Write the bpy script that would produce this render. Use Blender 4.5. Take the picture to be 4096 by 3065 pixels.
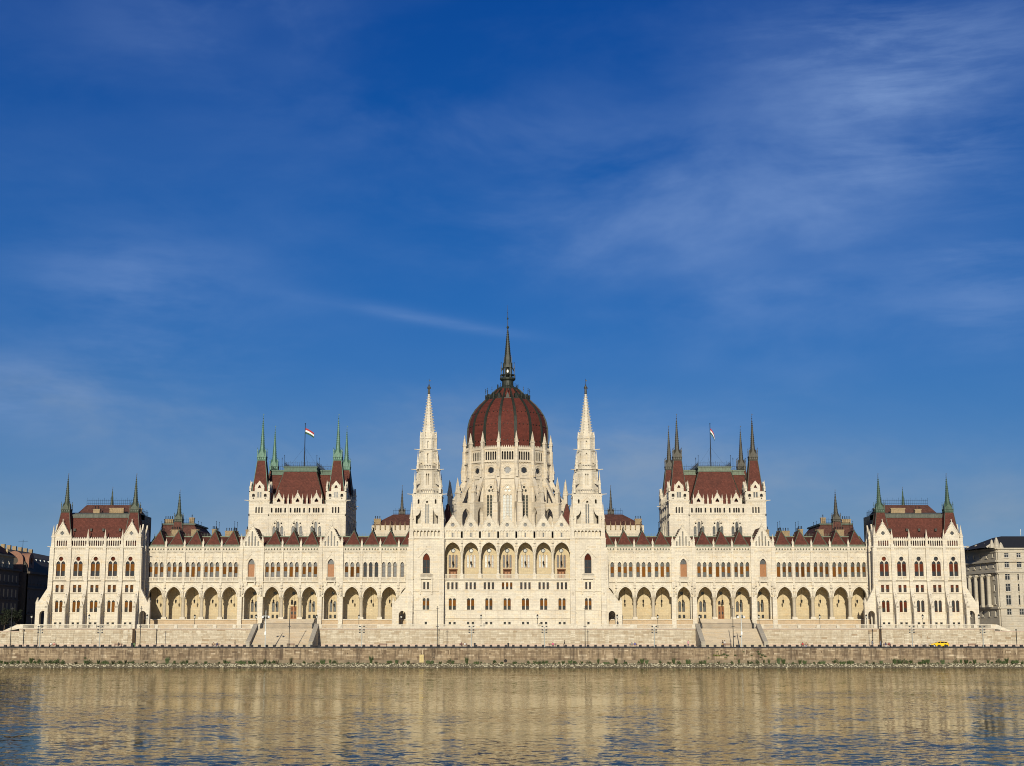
import bpy, math, random
from math import sin, cos, tan, pi, radians as R
from mathutils import Vector as V, Matrix as Mx
from mathutils.geometry import tessellate_polygon
random.seed(7)
rnd = random.uniform
SC = bpy.context.scene
COL = SC.collection
for o in list(bpy.data.objects): bpy.data.objects.remove(o)

# ---------------------------------------------------------------- camera, sky, sun, exposure
# World frame: X along the river, Y away from the camera, Z up; water surface z = 0,
# the long river front of the building is the plane Y = 0 and its axis is X = 0.
cam = bpy.data.cameras.new('camera'); cam.lens = 51.68; cam.sensor_width = 36
cam.clip_start = 1; cam.clip_end = 20000
co = bpy.data.objects.new('camera', cam); COL.objects.link(co)
co.location = (1.35, -420, 8.9); co.rotation_euler = (R(90 + 9.628), 0, 0)
SC.camera = co
SUN_EL, SUN_AZ = R(17), R(5.0)          # behind the viewer, a little to the left
sun = bpy.data.lights.new('sun', 'SUN'); sun.energy = 4.6; sun.angle = R(0.53); sun.color = (1, .92, .765)
so = bpy.data.objects.new('sun', sun); COL.objects.link(so)
so.location = (-60, -300, 150)
so.rotation_euler = V((sin(SUN_AZ) * cos(SUN_EL), cos(SUN_AZ) * cos(SUN_EL), -sin(SUN_EL))).to_track_quat('-Z', 'Y').to_euler()
SC.view_settings.view_transform = 'Standard'; SC.view_settings.look = 'None'
SC.cycles.pixel_filter_type = 'BLACKMAN_HARRIS'; SC.cycles.filter_width = 1.0
SC.view_settings.exposure = 0.0; SC.view_settings.gamma = 1.0; SC.view_settings.use_curve_mapping = False

def ND(nt, typ, **kw):
    n = nt.nodes.new(typ)
    for k, v in kw.items():
        if k.startswith('i_'):
            key = k[2:]; key = int(key) if key.isdigit() else key.replace('_', ' ')
            n.inputs[key].default_value = v
        else: setattr(n, k, v)
    return n
def LK(nt, a, b): nt.links.new(a, b)
def ramp(nt, stops, interp='LINEAR'):
    n = nt.nodes.new('ShaderNodeValToRGB'); cr = n.color_ramp; cr.interpolation = interp
    while len(cr.elements) < len(stops): cr.elements.new(.5)
    for e, (p, c) in zip(cr.elements, stops):
        e.position = p; e.color = (c, c, c, 1) if isinstance(c, (int, float)) else (*c, 1)
    return n
def mth(nt, op, a, b=None, c=None, clamp=False):
    n = nt.nodes.new('ShaderNodeMath'); n.operation = op; n.use_clamp = clamp
    for i, x in enumerate((a, b, c)):
        if x is None: continue
        if isinstance(x, (int, float)): n.inputs[i].default_value = x
        else: LK(nt, x, n.inputs[i])
    return n.outputs[0]
def mix(nt, fac, a, b, blend='MIX'):
    n = nt.nodes.new('ShaderNodeMix'); n.data_type = 'RGBA'; n.blend_type = blend
    for i, x in ((0, fac), (6, a), (7, b)):
        if isinstance(x, (int, float)): n.inputs[i].default_value = x
        elif isinstance(x, tuple): n.inputs[i].default_value = (*x, 1) if len(x) == 3 else x
        else: LK(nt, x, n.inputs[i])
    return n.outputs[2]

wd = bpy.data.worlds.new('World'); SC.world = wd; wd.use_nodes = True
nt = wd.node_tree; nt.nodes.clear()
sky = ND(nt, 'ShaderNodeTexSky', sky_type='NISHITA', sun_disc=False, sun_elevation=SUN_EL, sun_rotation=pi + SUN_AZ,
         altitude=110, air_density=1.0, dust_density=0.4, ozone_density=3.0)
tc = ND(nt, 'ShaderNodeTexCoord')
sp = ND(nt, 'ShaderNodeSeparateXYZ'); LK(nt, tc.outputs['Generated'], sp.inputs[0])
# polarised deep blue of a clear late afternoon, even all round, deepening with height
hs = ND(nt, 'ShaderNodeHueSaturation', i_Saturation=1.25, i_Value=1.0); LK(nt, sky.outputs[0], hs.inputs['Color'])
elev = ramp(nt, [(0.0, (.25, .43, .90)), (.03, (.30, .44, .84)), (.075, (.28, .365, .585)), (.156, (.24, .39, .63)), (.22, (.17, .385, .665)), (.286, (.115, .375, .685)), (.42, (.075, .345, .72)), (1, (.05, .29, .64))])
LK(nt, sp.outputs[2], elev.inputs[0])
deep = mix(nt, 1.0, hs.outputs[0], elev.outputs[0], 'MULTIPLY')
# thin cirrus, laid out on the sky dome by direction
az = mth(nt, 'ARCTAN2', sp.outputs[0], sp.outputs[1])
el = mth(nt, 'ARCSINE', sp.outputs[2])
cx = ND(nt, 'ShaderNodeCombineXYZ'); LK(nt, az, cx.inputs[0]); LK(nt, el, cx.inputs[1])
def streak(rot, sx, sy, detail, seed, lo, hi):
    mp = ND(nt, 'ShaderNodeMapping'); mp.inputs['Rotation'].default_value = (0, 0, R(rot))
    mp.inputs['Scale'].default_value = (sx, sy, 1); mp.inputs['Location'].default_value = (seed, seed * .7, seed)
    LK(nt, cx.outputs[0], mp.inputs[0])
    n = ND(nt, 'ShaderNodeTexNoise', i_Scale=1.0, i_Detail=detail, i_Roughness=.62, i_Distortion=.25); LK(nt, mp.outputs[0], n.inputs[0])
    r = ramp(nt, [(lo, 0.0), (hi, 1.0)], 'EASE'); LK(nt, n.outputs[0], r.inputs[0]); return r.outputs[0]
def spot(a0, e0, ra, re, tilt=0.0):
    d0 = mth(nt, 'SUBTRACT', az, R(a0)); da = mth(nt, 'DIVIDE', d0, R(ra))
    de = mth(nt, 'DIVIDE', mth(nt, 'SUBTRACT', mth(nt, 'SUBTRACT', el, R(e0)), mth(nt, 'MULTIPLY', d0, tilt)), R(re))
    d = mth(nt, 'ADD', mth(nt, 'MULTIPLY', da, da), mth(nt, 'MULTIPLY', de, de))
    return mth(nt, 'POWER', 2.718, mth(nt, 'MULTIPLY', d, -1.0))
broad = streak(10, 3.0, 8.0, 3, 3.1, .38, .70)
mott = streak(-14, 6.0, 13.0, 5, 5.7, .38, .74)
fine = streak(-8, 8.0, 42.0, 6, 8.3, .34, .72)
fine2 = streak(6, 5.0, 26.0, 5, 1.7, .36, .74)
def lines(terms):
    out = None
    for k, *q in terms:
        v = mth(nt, 'MULTIPLY', spot(*q), k); out = v if out is None else mth(nt, 'ADD', out, v)
    return out
mask = lines([(.9, 14.5, 22.3, 5.0, 1.5, .10), (1.0, 16.5, 20.6, 4.0, 1.2, .16), (.8, 15.5, 17.8, 4.5, 2.0, .10), (.7, 18.5, 13.0, 2.6, 2.6)])
mask_l = lines([(1.0, -18.6, 8.6, 3.0, 1.0), (.55, -15.0, 13.0, 4.0, 1.8), (.45, -14.5, 10.2, 5.0, 1.2), (.5, 7.0, 7.6, 4.5, 1.0)])
soft = lines([(.9, 5.5, 16.2, 8.0, 3.0, -.05), (.35, -1.0, 19.5, 6.0, 1.0), (.55, -11.0, 22.8, 4.5, 2.2), (.5, 10.0, 12.5, 7.0, 2.6), (.6, 14.0, 19.0, 6.0, 4.0), (.45, -14.0, 11.0, 6.0, 3.0)])
trail = lines([(.22, -2.9, 12.0, 3.0, .20, -.15), (.16, -6.5, 12.6, 4.0, .35, -.15)])
c1 = mth(nt, 'MULTIPLY', mth(nt, 'MULTIPLY', fine, mask), .36)
c2 = mth(nt, 'MULTIPLY', mth(nt, 'MULTIPLY', fine2, mask_l), .50)
c3 = mth(nt, 'MULTIPLY', mth(nt, 'ADD', mth(nt, 'MULTIPLY', broad, .55), mth(nt, 'MULTIPLY', mott, .45)), mth(nt, 'ADD', mth(nt, 'MULTIPLY', soft, .55), .12))
cl = mth(nt, 'ADD', mth(nt, 'ADD', c1, c2), mth(nt, 'ADD', c3, mth(nt, 'MULTIPLY', trail, mth(nt, 'ADD', fine2, .35))), clamp=True)
low = mth(nt, 'MULTIPLY', lines([(.55, 7.0, 6.2, 7.5, 2.2), (.5, -17.5, 8.0, 5.0, 1.6), (.4, -3.0, 7.4, 7.0, 1.8), (.5, 17.0, 4.0, 7.0, 2.4), (.35, -12.0, 4.0, 9.0, 2.5)]), mth(nt, 'ADD', mth(nt, 'MULTIPLY', mott, .8), .25), clamp=True)
skyc = mix(nt, low, mix(nt, cl, deep, (2.4, 3.7, 6.6)), (2.7, 3.5, 4.6))
bg = ND(nt, 'ShaderNodeBackground', i_Strength=0.10); LK(nt, skyc, bg.inputs[0])
ow = ND(nt, 'ShaderNodeOutputWorld'); LK(nt, bg.outputs[0], ow.inputs[0])

# ---------------------------------------------------------------- mesh helpers
W = {}
I4 = Mx.Identity(4)
def T(x, y, z): return Mx.Translation((x, y, z))
def RZ(a): return Mx.Rotation(a, 4, 'Z')
class MB:
    def __init__(s): s.v = []; s.f = []; s.m = []
    def add(s, vs, fs, mi=0):
        b = len(s.v); s.v += [tuple(p) for p in vs]
        for f in fs: s.f.append(tuple(b + i for i in f)); s.m.append(mi)
    def box(s, x0, x1, y0, y1, z0, z1, mi=0):
        s.add([(x0,y0,z0),(x1,y0,z0),(x1,y1,z0),(x0,y1,z0),(x0,y0,z1),(x1,y0,z1),(x1,y1,z1),(x0,y1,z1)],
              [(0,3,2,1),(4,5,6,7),(0,1,5,4),(1,2,6,5),(2,3,7,6),(3,0,4,7)], mi); return s
    def frus(s, cx, cy, z0, r0, z1, r1, n=8, mi=0, rot=None, cap=True, dx=0, dy=0, sy=1.0):
        rot = pi / n if rot is None else rot
        a = [(cx + r0*cos(rot+2*pi*i/n), cy + sy*r0*sin(rot+2*pi*i/n), z0) for i in range(n)]
        b = [(cx+dx + r1*cos(rot+2*pi*i/n), cy+dy + sy*r1*sin(rot+2*pi*i/n), z1) for i in range(n)]
        fs = [(i, (i+1) % n, n+(i+1) % n, n+i) for i in range(n)]
        if cap: fs += [tuple(range(n))[::-1], tuple(range(n, 2*n))]
        s.add(a + b, fs, mi); return s
    def lathe(s, cx, cy, prof, n=8, mi=0, rot=None, sy=1.0):
        for (z0, r0), (z1, r1) in zip(prof, prof[1:]): s.frus(cx, cy, z0, max(r0, .002), z1, max(r1, .002), n, mi, rot, sy=sy)
        return s
    def sq(s, cx, cy, z0, h0, z1, h1, mi=0): return s.frus(cx, cy, z0, h0*2**.5, z1, h1*2**.5, 4, mi, pi/4)
    def tube(s, p, q, r, n=5, mi=0, r2=None):
        p, q = V(p), V(q); d = (q-p).normalized()
        u = d.cross(V((0,0,1)) if abs(d.z) < .95 else V((1,0,0))).normalized(); w = d.cross(u)
        r2 = r if r2 is None else r2
        a = [p + (u*cos(2*pi*i/n)+w*sin(2*pi*i/n))*r for i in range(n)]; b = [q + (u*cos(2*pi*i/n)+w*sin(2*pi*i/n))*r2 for i in range(n)]
        s.add(a+b, [(i,(i+1)%n,n+(i+1)%n,n+i) for i in range(n)]+[tuple(range(n))[::-1], tuple(range(n,2*n))], mi); return s
    def oct(s, p, r, mi=0, rz=None):
        x, y, z = p; rz = rz or r
        s.add([(x+r,y,z),(x,y+r,z),(x-r,y,z),(x,y-r,z),(x,y,z+rz),(x,y,z-rz)],
              [(0,1,4),(1,2,4),(2,3,4),(3,0,4),(1,0,5),(2,1,5),(3,2,5),(0,3,5)], mi); return s
    def slab(s, outer, holes, fn, t0, t1, mi=0, back=True):
        loops = [list(outer)] + [list(h) for h in holes]
        flat = [p for l in loops for p in l]
        tris = tessellate_polygon([[V((a, b, 0)) for a, b in l] for l in loops])
        n = len(flat)
        vs = [fn(a, b, t0) for a, b in flat] + [fn(a, b, t1) for a, b in flat]
        fs = [tuple(t) for t in tris]
        if back: fs += [tuple(n+i for i in t[::-1]) for t in tris]
        o = 0
        for l in loops:
            k = len(l)
            for i in range(k):
                j = (i+1) % k; fs.append((o+i, o+j, n+o+j, n+o+i))
            o += k
        s.add(vs, fs, mi); return s
    def xz(s, outer, holes, y0, y1, mi=0): return s.slab(outer, holes, lambda a, b, t: (a, t, b), y0, y1, mi)
    def yz(s, outer, holes, x0, x1, mi=0): return s.slab(outer, holes, lambda a, b, t: (t, a, b), x0, x1, mi)
    def poly(s, pts, mi=0): s.add(pts, [tuple(range(len(pts)))], mi); return s
    def mesh(s, name, mats, smooth=False):
        me = bpy.data.meshes.new(name); me.from_pydata(s.v, [], s.f)
        for m in (mats if isinstance(mats, (list, tuple)) else [mats]): me.materials.append(m)
        me.polygons.foreach_set('material_index', s.m)
        if smooth: me.polygons.foreach_set('use_smooth', [True]*len(s.f))
        me.update(); return me
def new(name, mesh, parent=None, M=I4):
    o = bpy.data.objects.new(name, mesh); COL.objects.link(o)
    if parent is not None:
        o.parent = parent; o.matrix_basis = W[parent.name].inverted() @ M
    else: o.matrix_basis = M
    W[o.name] = M; return o
def part(name, mb, mats, parent, M=I4, smooth=False, stuff=False):
    o = new(name, mb if isinstance(mb, bpy.types.Mesh) else mb.mesh(name, mats, smooth), parent, M)
    if stuff: o['kind'] = 'stuff'
    return o
def tag(o, label, cat, group=None):
    o['label'] = label; o['category'] = cat
    if group: o['group'] = group
    return o
def thing(name, label, cat, loc=(0,0,0), rz=0, group=None):
    return tag(new(name, None, None, T(*loc) @ RZ(rz)), label, cat, group)
def structure(o): o['kind'] = 'structure'; return o
def arch(cx, w, z0, zs, rise, n=5):
    a = w/2
    Rr = (rise*rise + a*a)/(2*a) if rise >= a*.999 else None
    left = []
    for i in range(n+1):
        if Rr:
            amax = math.atan2(rise, Rr - a) if Rr > a else pi/2
            t = amax*i/n; left.append((-a + Rr - Rr*cos(t), Rr*sin(t)))
        else:
            t = pi/2*i/n; left.append((-a*cos(t), rise*sin(t)))
    pts = [(cx-a, z0), (cx+a, z0)] + [(cx-x, zs+z) for x, z in left] + [(cx+x, zs+z) for x, z in left[-2::-1]]
    out = []
    for p in pts:
        if not out or (abs(p[0]-out[-1][0])+abs(p[1]-out[-1][1])) > 1e-4: out.append(p)
    return out
def archband(mb, cx, w, zs, rise, th, y0, y1, zlow=None, mi=0, n=6):
    """moulding that follows an arch"""
    i_ = arch(cx, w, zs if zlow is None else zlow, zs, rise, n)[1:]; o_ = arch(cx, w+2*th, zs if zlow is None else zlow, zs, rise+th*1.25, n)[1:]
    i_ = i_ + [(cx-w/2, zs if zlow is None else zlow)] if i_[-1][1] > (zs if zlow is None else zlow)+1e-4 else i_
    o_ = o_ + [(cx-w/2-th, zs if zlow is None else zlow)] if o_[-1][1] > (zs if zlow is None else zlow)+1e-4 else o_
    mb.xz(o_ + i_[::-1], [], y0, y1, mi)
def circ(cx, cz, r, n=12, a0=0): return [(cx+r*cos(a0+2*pi*i/n), cz+r*sin(a0+2*pi*i/n)) for i in range(n)]
def foil(cx, cz, r, k, n=5, a0=None, d=.58, rr=.5):
    """k-lobed opening"""
    pts = []; a0 = pi/2 if a0 is None else a0
    for i in range(k):
        a = a0 + 2*pi*i/k; half = pi*.5 + pi/k*.15
        for j in range(n):
            t = a - half + 2*half*j/(n-1); pts.append((cx + d*r*cos(a) + rr*r*cos(t)*.95, cz + d*r*sin(a) + rr*r*sin(t)*.95))
    # keep a star-shaped loop
    pts2 = []
    for (x, z) in pts: pts2.append((math.atan2(z-cz, x-cx), x, z))
    pts2.sort(); return [(x, z) for _, x, z in pts2]
def plus(cx, cz, r, w): 
    return [(cx-w,cz-r),(cx+w,cz-r),(cx+w,cz-w),(cx+r,cz-w),(cx+r,cz+w),(cx+w,cz+w),(cx+w,cz+r),(cx-w,cz+r),(cx-w,cz+w),(cx-r,cz+w),(cx-r,cz-w),(cx-w,cz-w)]
def rect(x0, x1, z0, z1): return [(x0,z0),(x1,z0),(x1,z1),(x0,z1)]

# ---------------------------------------------------------------- materials
def mat(name, base=None, rough=.8, metal=0, spec=.4):
    m = bpy.data.materials.new(name); m.use_nodes = True; t = m.node_tree
    b = t.nodes['Principled BSDF']; b.inputs['Roughness'].default_value = rough; b.inputs['Metallic'].default_value = metal
    b.inputs['Specular IOR Level'].default_value = spec
    if base: b.inputs['Base Color'].default_value = (*base, 1)
    return m, t, b
def plain(name, base, rough=.7, metal=0, var=.18, scale=3.0):
    m, t, b = mat(name, None, rough, metal)
    tc = ND(t, 'ShaderNodeTexCoord'); n = ND(t, 'ShaderNodeTexNoise', i_Scale=scale, i_Detail=4); LK(t, tc.outputs['Object'], n.inputs[0])
    r = ramp(t, [(.25, 1-var), (.75, 1+var)]); LK(t, n.outputs[0], r.inputs[0])
    LK(t, mix(t, 1, (*base, 1), r.outputs[0], 'MULTIPLY'), b.inputs['Base Color']); return m
def ashlar(name, base, bw=1.15, rh=.46, joint=.72, var=.08, stain=.22, stain_col=(.50,.38,.24), bump=.3, dirt=0.0):
    m, t, b = mat(name, None, .86)
    g = ND(t, 'ShaderNodeNewGeometry'); pos = g.outputs['Position']; s = ND(t, 'ShaderNodeSeparateXYZ'); LK(t, pos, s.inputs[0])
    c = ND(t, 'ShaderNodeCombineXYZ'); LK(t, mth(t, 'ADD', s.outputs[0], s.outputs[1]), c.inputs[0]); LK(t, s.outputs[2], c.inputs[1])
    br = ND(t, 'ShaderNodeTexBrick', i_Scale=1.0, i_Mortar_Size=.016, i_Mortar_Smooth=.3, i_Bias=0.0, i_Brick_Width=bw, i_Row_Height=rh)
    br.inputs['Color1'].default_value = (1-var,)*3+(1,); br.inputs['Color2'].default_value = (1+var,)*3+(1,); br.inputs['Mortar'].default_value = (joint,)*3+(1,)
    LK(t, c.outputs[0], br.inputs[0])
    n = ND(t, 'ShaderNodeTexNoise', i_Scale=.16, i_Detail=6, i_Roughness=.65); LK(t, c.outputs[0], n.inputs[0])
    n2 = ND(t, 'ShaderNodeTexNoise', i_Scale=2.3, i_Detail=5, i_Roughness=.7); LK(t, pos, n2.inputs[0])
    mp = ND(t, 'ShaderNodeMapping'); mp.inputs['Scale'].default_value = (1.3, .12, 1); LK(t, c.outputs[0], mp.inputs[0])
    n3 = ND(t, 'ShaderNodeTexNoise', i_Scale=1.0, i_Detail=5, i_Roughness=.7); LK(t, mp.outputs[0], n3.inputs[0])
    r1 = ramp(t, [(.45, 0.0), (.72, stain)]); LK(t, n.outputs[0], r1.inputs[0])
    r3 = ramp(t, [(.52, 0.0), (.75, stain*.9)]); LK(t, n3.outputs[0], r3.inputs[0])
    r2 = ramp(t, [(.3, .90), (.7, 1.07)]); LK(t, n2.outputs[0], r2.inputs[0])
    odd = mth(t, 'POWER', mth(t, 'DIVIDE', mth(t, 'SUBTRACT', br.outputs[0], 1-var), 2*var, clamp=True), 7.0)   # replaced blocks of a yellower stone
    col = mix(t, 1, (*base, 1), br.outputs[0], 'MULTIPLY'); col = mix(t, mth(t, 'MULTIPLY', odd, .55), col, (base[0]*.86, base[1]*.74, base[2]*.55, 1)); col = mix(t, 1, col, r2.outputs[0], 'MULTIPLY')
    col = mix(t, r1.outputs[0], col, (*stain_col, 1)); col = mix(t, r3.outputs[0], col, tuple(x*.75 for x in stain_col)+(1,))
    LK(t, col, b.inputs['Base Color'])
    bp = ND(t, 'ShaderNodeBump', i_Strength=bump, i_Distance=.05); LK(t, mth(t, 'SUBTRACT', n2.outputs[0], mth(t, 'MULTIPLY', br.outputs[1], 1.2)), bp.inputs['Height'])
    LK(t, bp.outputs[0], b.inputs['Normal']); return m
STONE = ashlar('limestone', (.635, .575, .455), joint=.64, var=.10, stain=.46, stain_col=(.42, .35, .26))
STONE_OLD = ashlar('weathered_limestone', (.60, .53, .41), joint=.66, var=.10, stain=.42, stain_col=(.34, .27, .18))
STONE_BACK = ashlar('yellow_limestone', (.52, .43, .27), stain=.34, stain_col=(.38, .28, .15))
STONE_COL = plain('granite_column', (.42, .36, .26), .7, var=.1, scale=1.5)
STONE_TAN = ashlar('tan_plinth_stone', (.50, .38, .24), bw=.9, rh=.4, joint=.7, var=.12, stain=.3, stain_col=(.38, .27, .16))
STONE_RAMP = ashlar('grey_ramp_stone', (.43, .385, .30), joint=.7, stain=.4, stain_col=(.2, .17, .12))
STONE_STEP = ashlar('step_stone', (.47, .395, .285), bw=2.4, rh=.3, joint=.75, var=.12, stain=.35, stain_col=(.38, .28, .18))
def tilemat(name, base, dark):
    m, t, b = mat(name, None, .8, 0, .2)
    g = ND(t, 'ShaderNodeNewGeometry'); pos = g.outputs['Position']; s = ND(t, 'ShaderNodeSeparateXYZ'); LK(t, pos, s.inputs[0])
    c = ND(t, 'ShaderNodeCombineXYZ'); LK(t, mth(t, 'ADD', s.outputs[0], s.outputs[1]), c.inputs[0]); LK(t, s.outputs[2], c.inputs[1])
    br = ND(t, 'ShaderNodeTexBrick', i_Scale=1.0, i_Mortar_Size=.02, i_Brick_Width=.4, i_Row_Height=.36)
    br.inputs['Color1'].default_value = (.80,)*3+(1,); br.inputs['Color2'].default_value = (1.20,)*3+(1,); br.inputs['Mortar'].default_value = (.6,)*3+(1,)
    LK(t, c.outputs[0], br.inputs[0])
    n = ND(t, 'ShaderNodeTexNoise', i_Scale=.5, i_Detail=6, i_Roughness=.7); LK(t, pos, n.inputs[0])
    r = ramp(t, [(.35, 0.0), (.75, 1.0)]); LK(t, n.outputs[0], r.inputs[0])
    col = mix(t, 1, mix(t, r.outputs[0], base, dark), br.outputs[0], 'MULTIPLY'); LK(t, col, b.inputs['Base Color'])
    bp = ND(t, 'ShaderNodeBump', i_Strength=.35, i_Distance=.04); LK(t, br.outputs[0], bp.inputs['Height']); LK(t, bp.outputs[0], b.inputs['Normal'])
    return m
TILE = tilemat('red_roof_tile', (.125, .040, .027), (.078, .029, .021))
DOME_TILE = tilemat('dome_tile', (.125, .030, .020), (.080, .024, .017))
TILE_DK = tilemat('brown_roof_tile', (.12, .05, .035), (.07, .035, .028))
def patina(name, a, c, rough=.55):
    m, t, b = mat(name, None, rough, .15)
    tc = ND(t, 'ShaderNodeTexCoord'); mp = ND(t, 'ShaderNodeMapping'); mp.inputs['Scale'].default_value = (2.2, 2.2, .5); LK(t, tc.outputs['Object'], mp.inputs[0])
    n = ND(t, 'ShaderNodeTexNoise', i_Scale=1.0, i_Detail=6, i_Roughness=.7); LK(t, mp.outputs[0], n.inputs[0])
    r = ramp(t, [(.35, a), (.68, c)]); LK(t, n.outputs[0], r.inputs[0]); LK(t, r.outputs[0], b.inputs['Base Color']); return m
COPPER = patina('dark_green_copper', (.032, .036, .023), (.062, .084, .055))
COPPER_EDGE = patina('roof_edge_copper', (.07, .08, .05), (.12, .165, .11))
VERDI = patina('verdigris_copper', (.05, .105, .072), (.095, .20, .14))
GREEN = patina('green_copper', (.034, .055, .034), (.06, .115, .075))
BROWNCU = patina('brown_copper', (.035, .030, .022), (.07, .065, .045))
GUN = patina('dome_metal', (.017, .018, .013), (.034, .042, .030))
LEAD = patina('roof_metal', (.06, .065, .05), (.12, .13, .10))
IRON = plain('black_iron', (.018, .018, .018), .5, .3)
BRICK_CH = ashlar('chimney_brick', (.30, .22, .12), bw=.4, rh=.2, joint=.7, var=.2, stain=.3)
GREY_POST = plain('grey_painted_steel', (.30, .31, .28), .5, .2)
WHITE_POST = plain('pale_painted_steel', (.48, .50, .47), .45, .1)
def glassm(name, base, rough=.08):
    m, t, b = mat(name, None, rough, 0, .6)
    tc = ND(t, 'ShaderNodeTexCoord'); n = ND(t, 'ShaderNodeTexNoise', i_Scale=1.6, i_Detail=3); LK(t, tc.outputs['Object'], n.inputs[0])
    oi = ND(t, 'ShaderNodeObjectInfo'); k = mth(t, 'ADD', mth(t, 'MULTIPLY', n.outputs[0], .9), mth(t, 'MULTIPLY', oi.outputs['Random'], .6))
    r = ramp(t, [(.3, .55), (1.0, 1.6)]); LK(t, k, r.inputs[0])
    LK(t, mix(t, 1, (*base, 1), r.outputs[0], 'MULTIPLY'), b.inputs['Base Color'])
    bp = ND(t, 'ShaderNodeBump', i_Strength=.10, i_Distance=.1); LK(t, n.outputs[0], bp.inputs['Height']); LK(t, bp.outputs[0], b.inputs['Normal']); return m
GLASS = glassm('dark_window_glass', (.022, .022, .022))
GLASS_LEAD = glassm('leaded_glass', (.05, .05, .045), .25)
GLASS_PALE = glassm('pale_leaded_glass', (.30, .31, .28), .3)
GLASS_DIM = glassm('dim_leaded_glass', (.045, .048, .040), .25)
def slats(name, base):
    m, t, b = mat(name, None, .8, 0, .08)
    tc = ND(t, 'ShaderNodeTexCoord'); w = ND(t, 'ShaderNodeTexWave', bands_direction='Z', i_Scale=2.2, i_Distortion=.3); LK(t, tc.outputs['Object'], w.inputs[0])
    oi = ND(t, 'ShaderNodeObjectInfo'); r = ramp(t, [(0.0, .62), (1.0, 1.12)]); LK(t, w.outputs[1], r.inputs[0])
    r2 = ramp(t, [(0.0, .62), (.5, 1.0), (1.0, 1.35)]); LK(t, oi.outputs['Random'], r2.inputs[0])
    LK(t, mix(t, 1, mix(t, 1, (*base, 1), r.outputs[0], 'MULTIPLY'), r2.outputs[0], 'MULTIPLY'), b.inputs['Base Color']); return m
BLIND = slats('brown_slatted_blind', (.15, .058, .010))
BLIND_RED = slats('dark_slatted_blind', (.11, .026, .012))
WOOD = plain('brown_timber', (.11, .042, .014), .75)
WOOD_OR = plain('orange_timber', (.26, .10, .02), .5)
INNER_SHADE = plain('painted_interior_shade', (.02, .017, .015), .9)  # near-black colour standing in for the unlit depth behind openings
# ---------------------------------------------------------------- setting: water, ground, quay, terrace
def watermat():
    m, t, b = mat('river_water', (.040, .036, .020), .04); b.inputs['IOR'].default_value = 1.33
    tc = ND(t, 'ShaderNodeTexCoord')
    def n(scale, detail, sx, sy, rot=0, rough=.55):
        mp = ND(t, 'ShaderNodeMapping'); mp.inputs['Scale'].default_value = (sx, sy, 1); mp.inputs['Rotation'].default_value = (0, 0, R(rot)); LK(t, tc.outputs['Object'], mp.inputs[0])
        x = ND(t, 'ShaderNodeTexNoise', i_Scale=scale, i_Detail=detail, i_Roughness=rough, i_Distortion=.4); LK(t, mp.outputs[0], x.inputs[0]); return x.outputs[0]
    patch = ramp(t, [(.36, .45), (.66, 1.5)]); LK(t, n(.022, 3, .7, 1.3, 12), patch.inputs[0])
    def slope(scale, sx, sy, rot, k):
        mp = ND(t, 'ShaderNodeMapping'); mp.inputs['Scale'].default_value = (sx, sy, 1); mp.inputs['Rotation'].default_value = (0, 0, R(rot)); LK(t, tc.outputs['Object'], mp.inputs[0])
        x = ND(t, 'ShaderNodeTexNoise', i_Scale=scale, i_Detail=2.5, i_Roughness=.6, i_Distortion=.3); LK(t, mp.outputs[0], x.inputs[0])
        v = ND(t, 'ShaderNodeVectorMath', operation='SUBTRACT'); LK(t, x.outputs[1], v.inputs[0]); v.inputs[1].default_value = (.5, .5, .5)
        w = ND(t, 'ShaderNodeVectorMath', operation='MULTIPLY'); LK(t, v.outputs[0], w.inputs[0]); w.inputs[1].default_value = (k*.38, k, 0); return w.outputs[0]
    def vadd(a, b_): v = ND(t, 'ShaderNodeVectorMath', operation='ADD'); LK(t, a, v.inputs[0]); LK(t, b_, v.inputs[1]); return v.outputs[0]
    sl = vadd(vadd(slope(.20, .6, .9, 6, .10), slope(1.45, .62, 1.0, -5, .33)), slope(4.0, .7, 1.0, 4, .20))
    sc_ = ND(t, 'ShaderNodeVectorMath', operation='SCALE'); LK(t, sl, sc_.inputs[0]); LK(t, patch.outputs[0], sc_.inputs['Scale'])
    up = vadd(sc_.outputs[0], ND(t, 'ShaderNodeCombineXYZ', i_Y=-.016, i_Z=1.0).outputs[0])
    nv = ND(t, 'ShaderNodeVectorMath', operation='NORMALIZE'); LK(t, up, nv.inputs[0])
    fr = ND(t, 'ShaderNodeFresnel', i_IOR=1.33); LK(t, nv.outputs[0], fr.inputs['Normal'])
    df = ND(t, 'ShaderNodeBsdfDiffuse'); df.inputs[0].default_value = (.050, .045, .022, 1)
    gl = ND(t, 'ShaderNodeBsdfGlossy', i_Roughness=.03); gl.inputs[0].default_value = (.91, .85, .695, 1); LK(t, nv.outputs[0], gl.inputs['Normal'])
    ms = ND(t, 'ShaderNodeMixShader'); LK(t, fr.outputs[0], ms.inputs[0]); LK(t, df.outputs[0], ms.inputs[1]); LK(t, gl.outputs[0], ms.inputs[2])
    LK(t, ms.outputs[0], t.nodes['Material Output'].inputs[0])
    return m
WATER = watermat()
mb = MB(); mb.poly([(-2500, -1200, 0), (2500, -1200, 0), (2500, -40.2, 0), (-2500, -40.2, 0)])
structure(part('river', mb, WATER, None))
EARTH = plain('city_ground', (.16, .14, .11), .9)
mb = MB(); mb.poly([(-9000, -37.6, 5.05), (9000, -37.6, 5.05), (9000, 16000, 5.05), (-9000, 16000, 5.05)])
structure(part('ground', mb, EARTH, None))
ASPHALT = plain('asphalt', (.040, .039, .038), .85, var=.25, scale=.6)
mb = MB(); mb.box(-420, 420, -36.9, -14.0, 4.6, 5.15)
structure(part('road', mb, ASPHALT, None))
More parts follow.
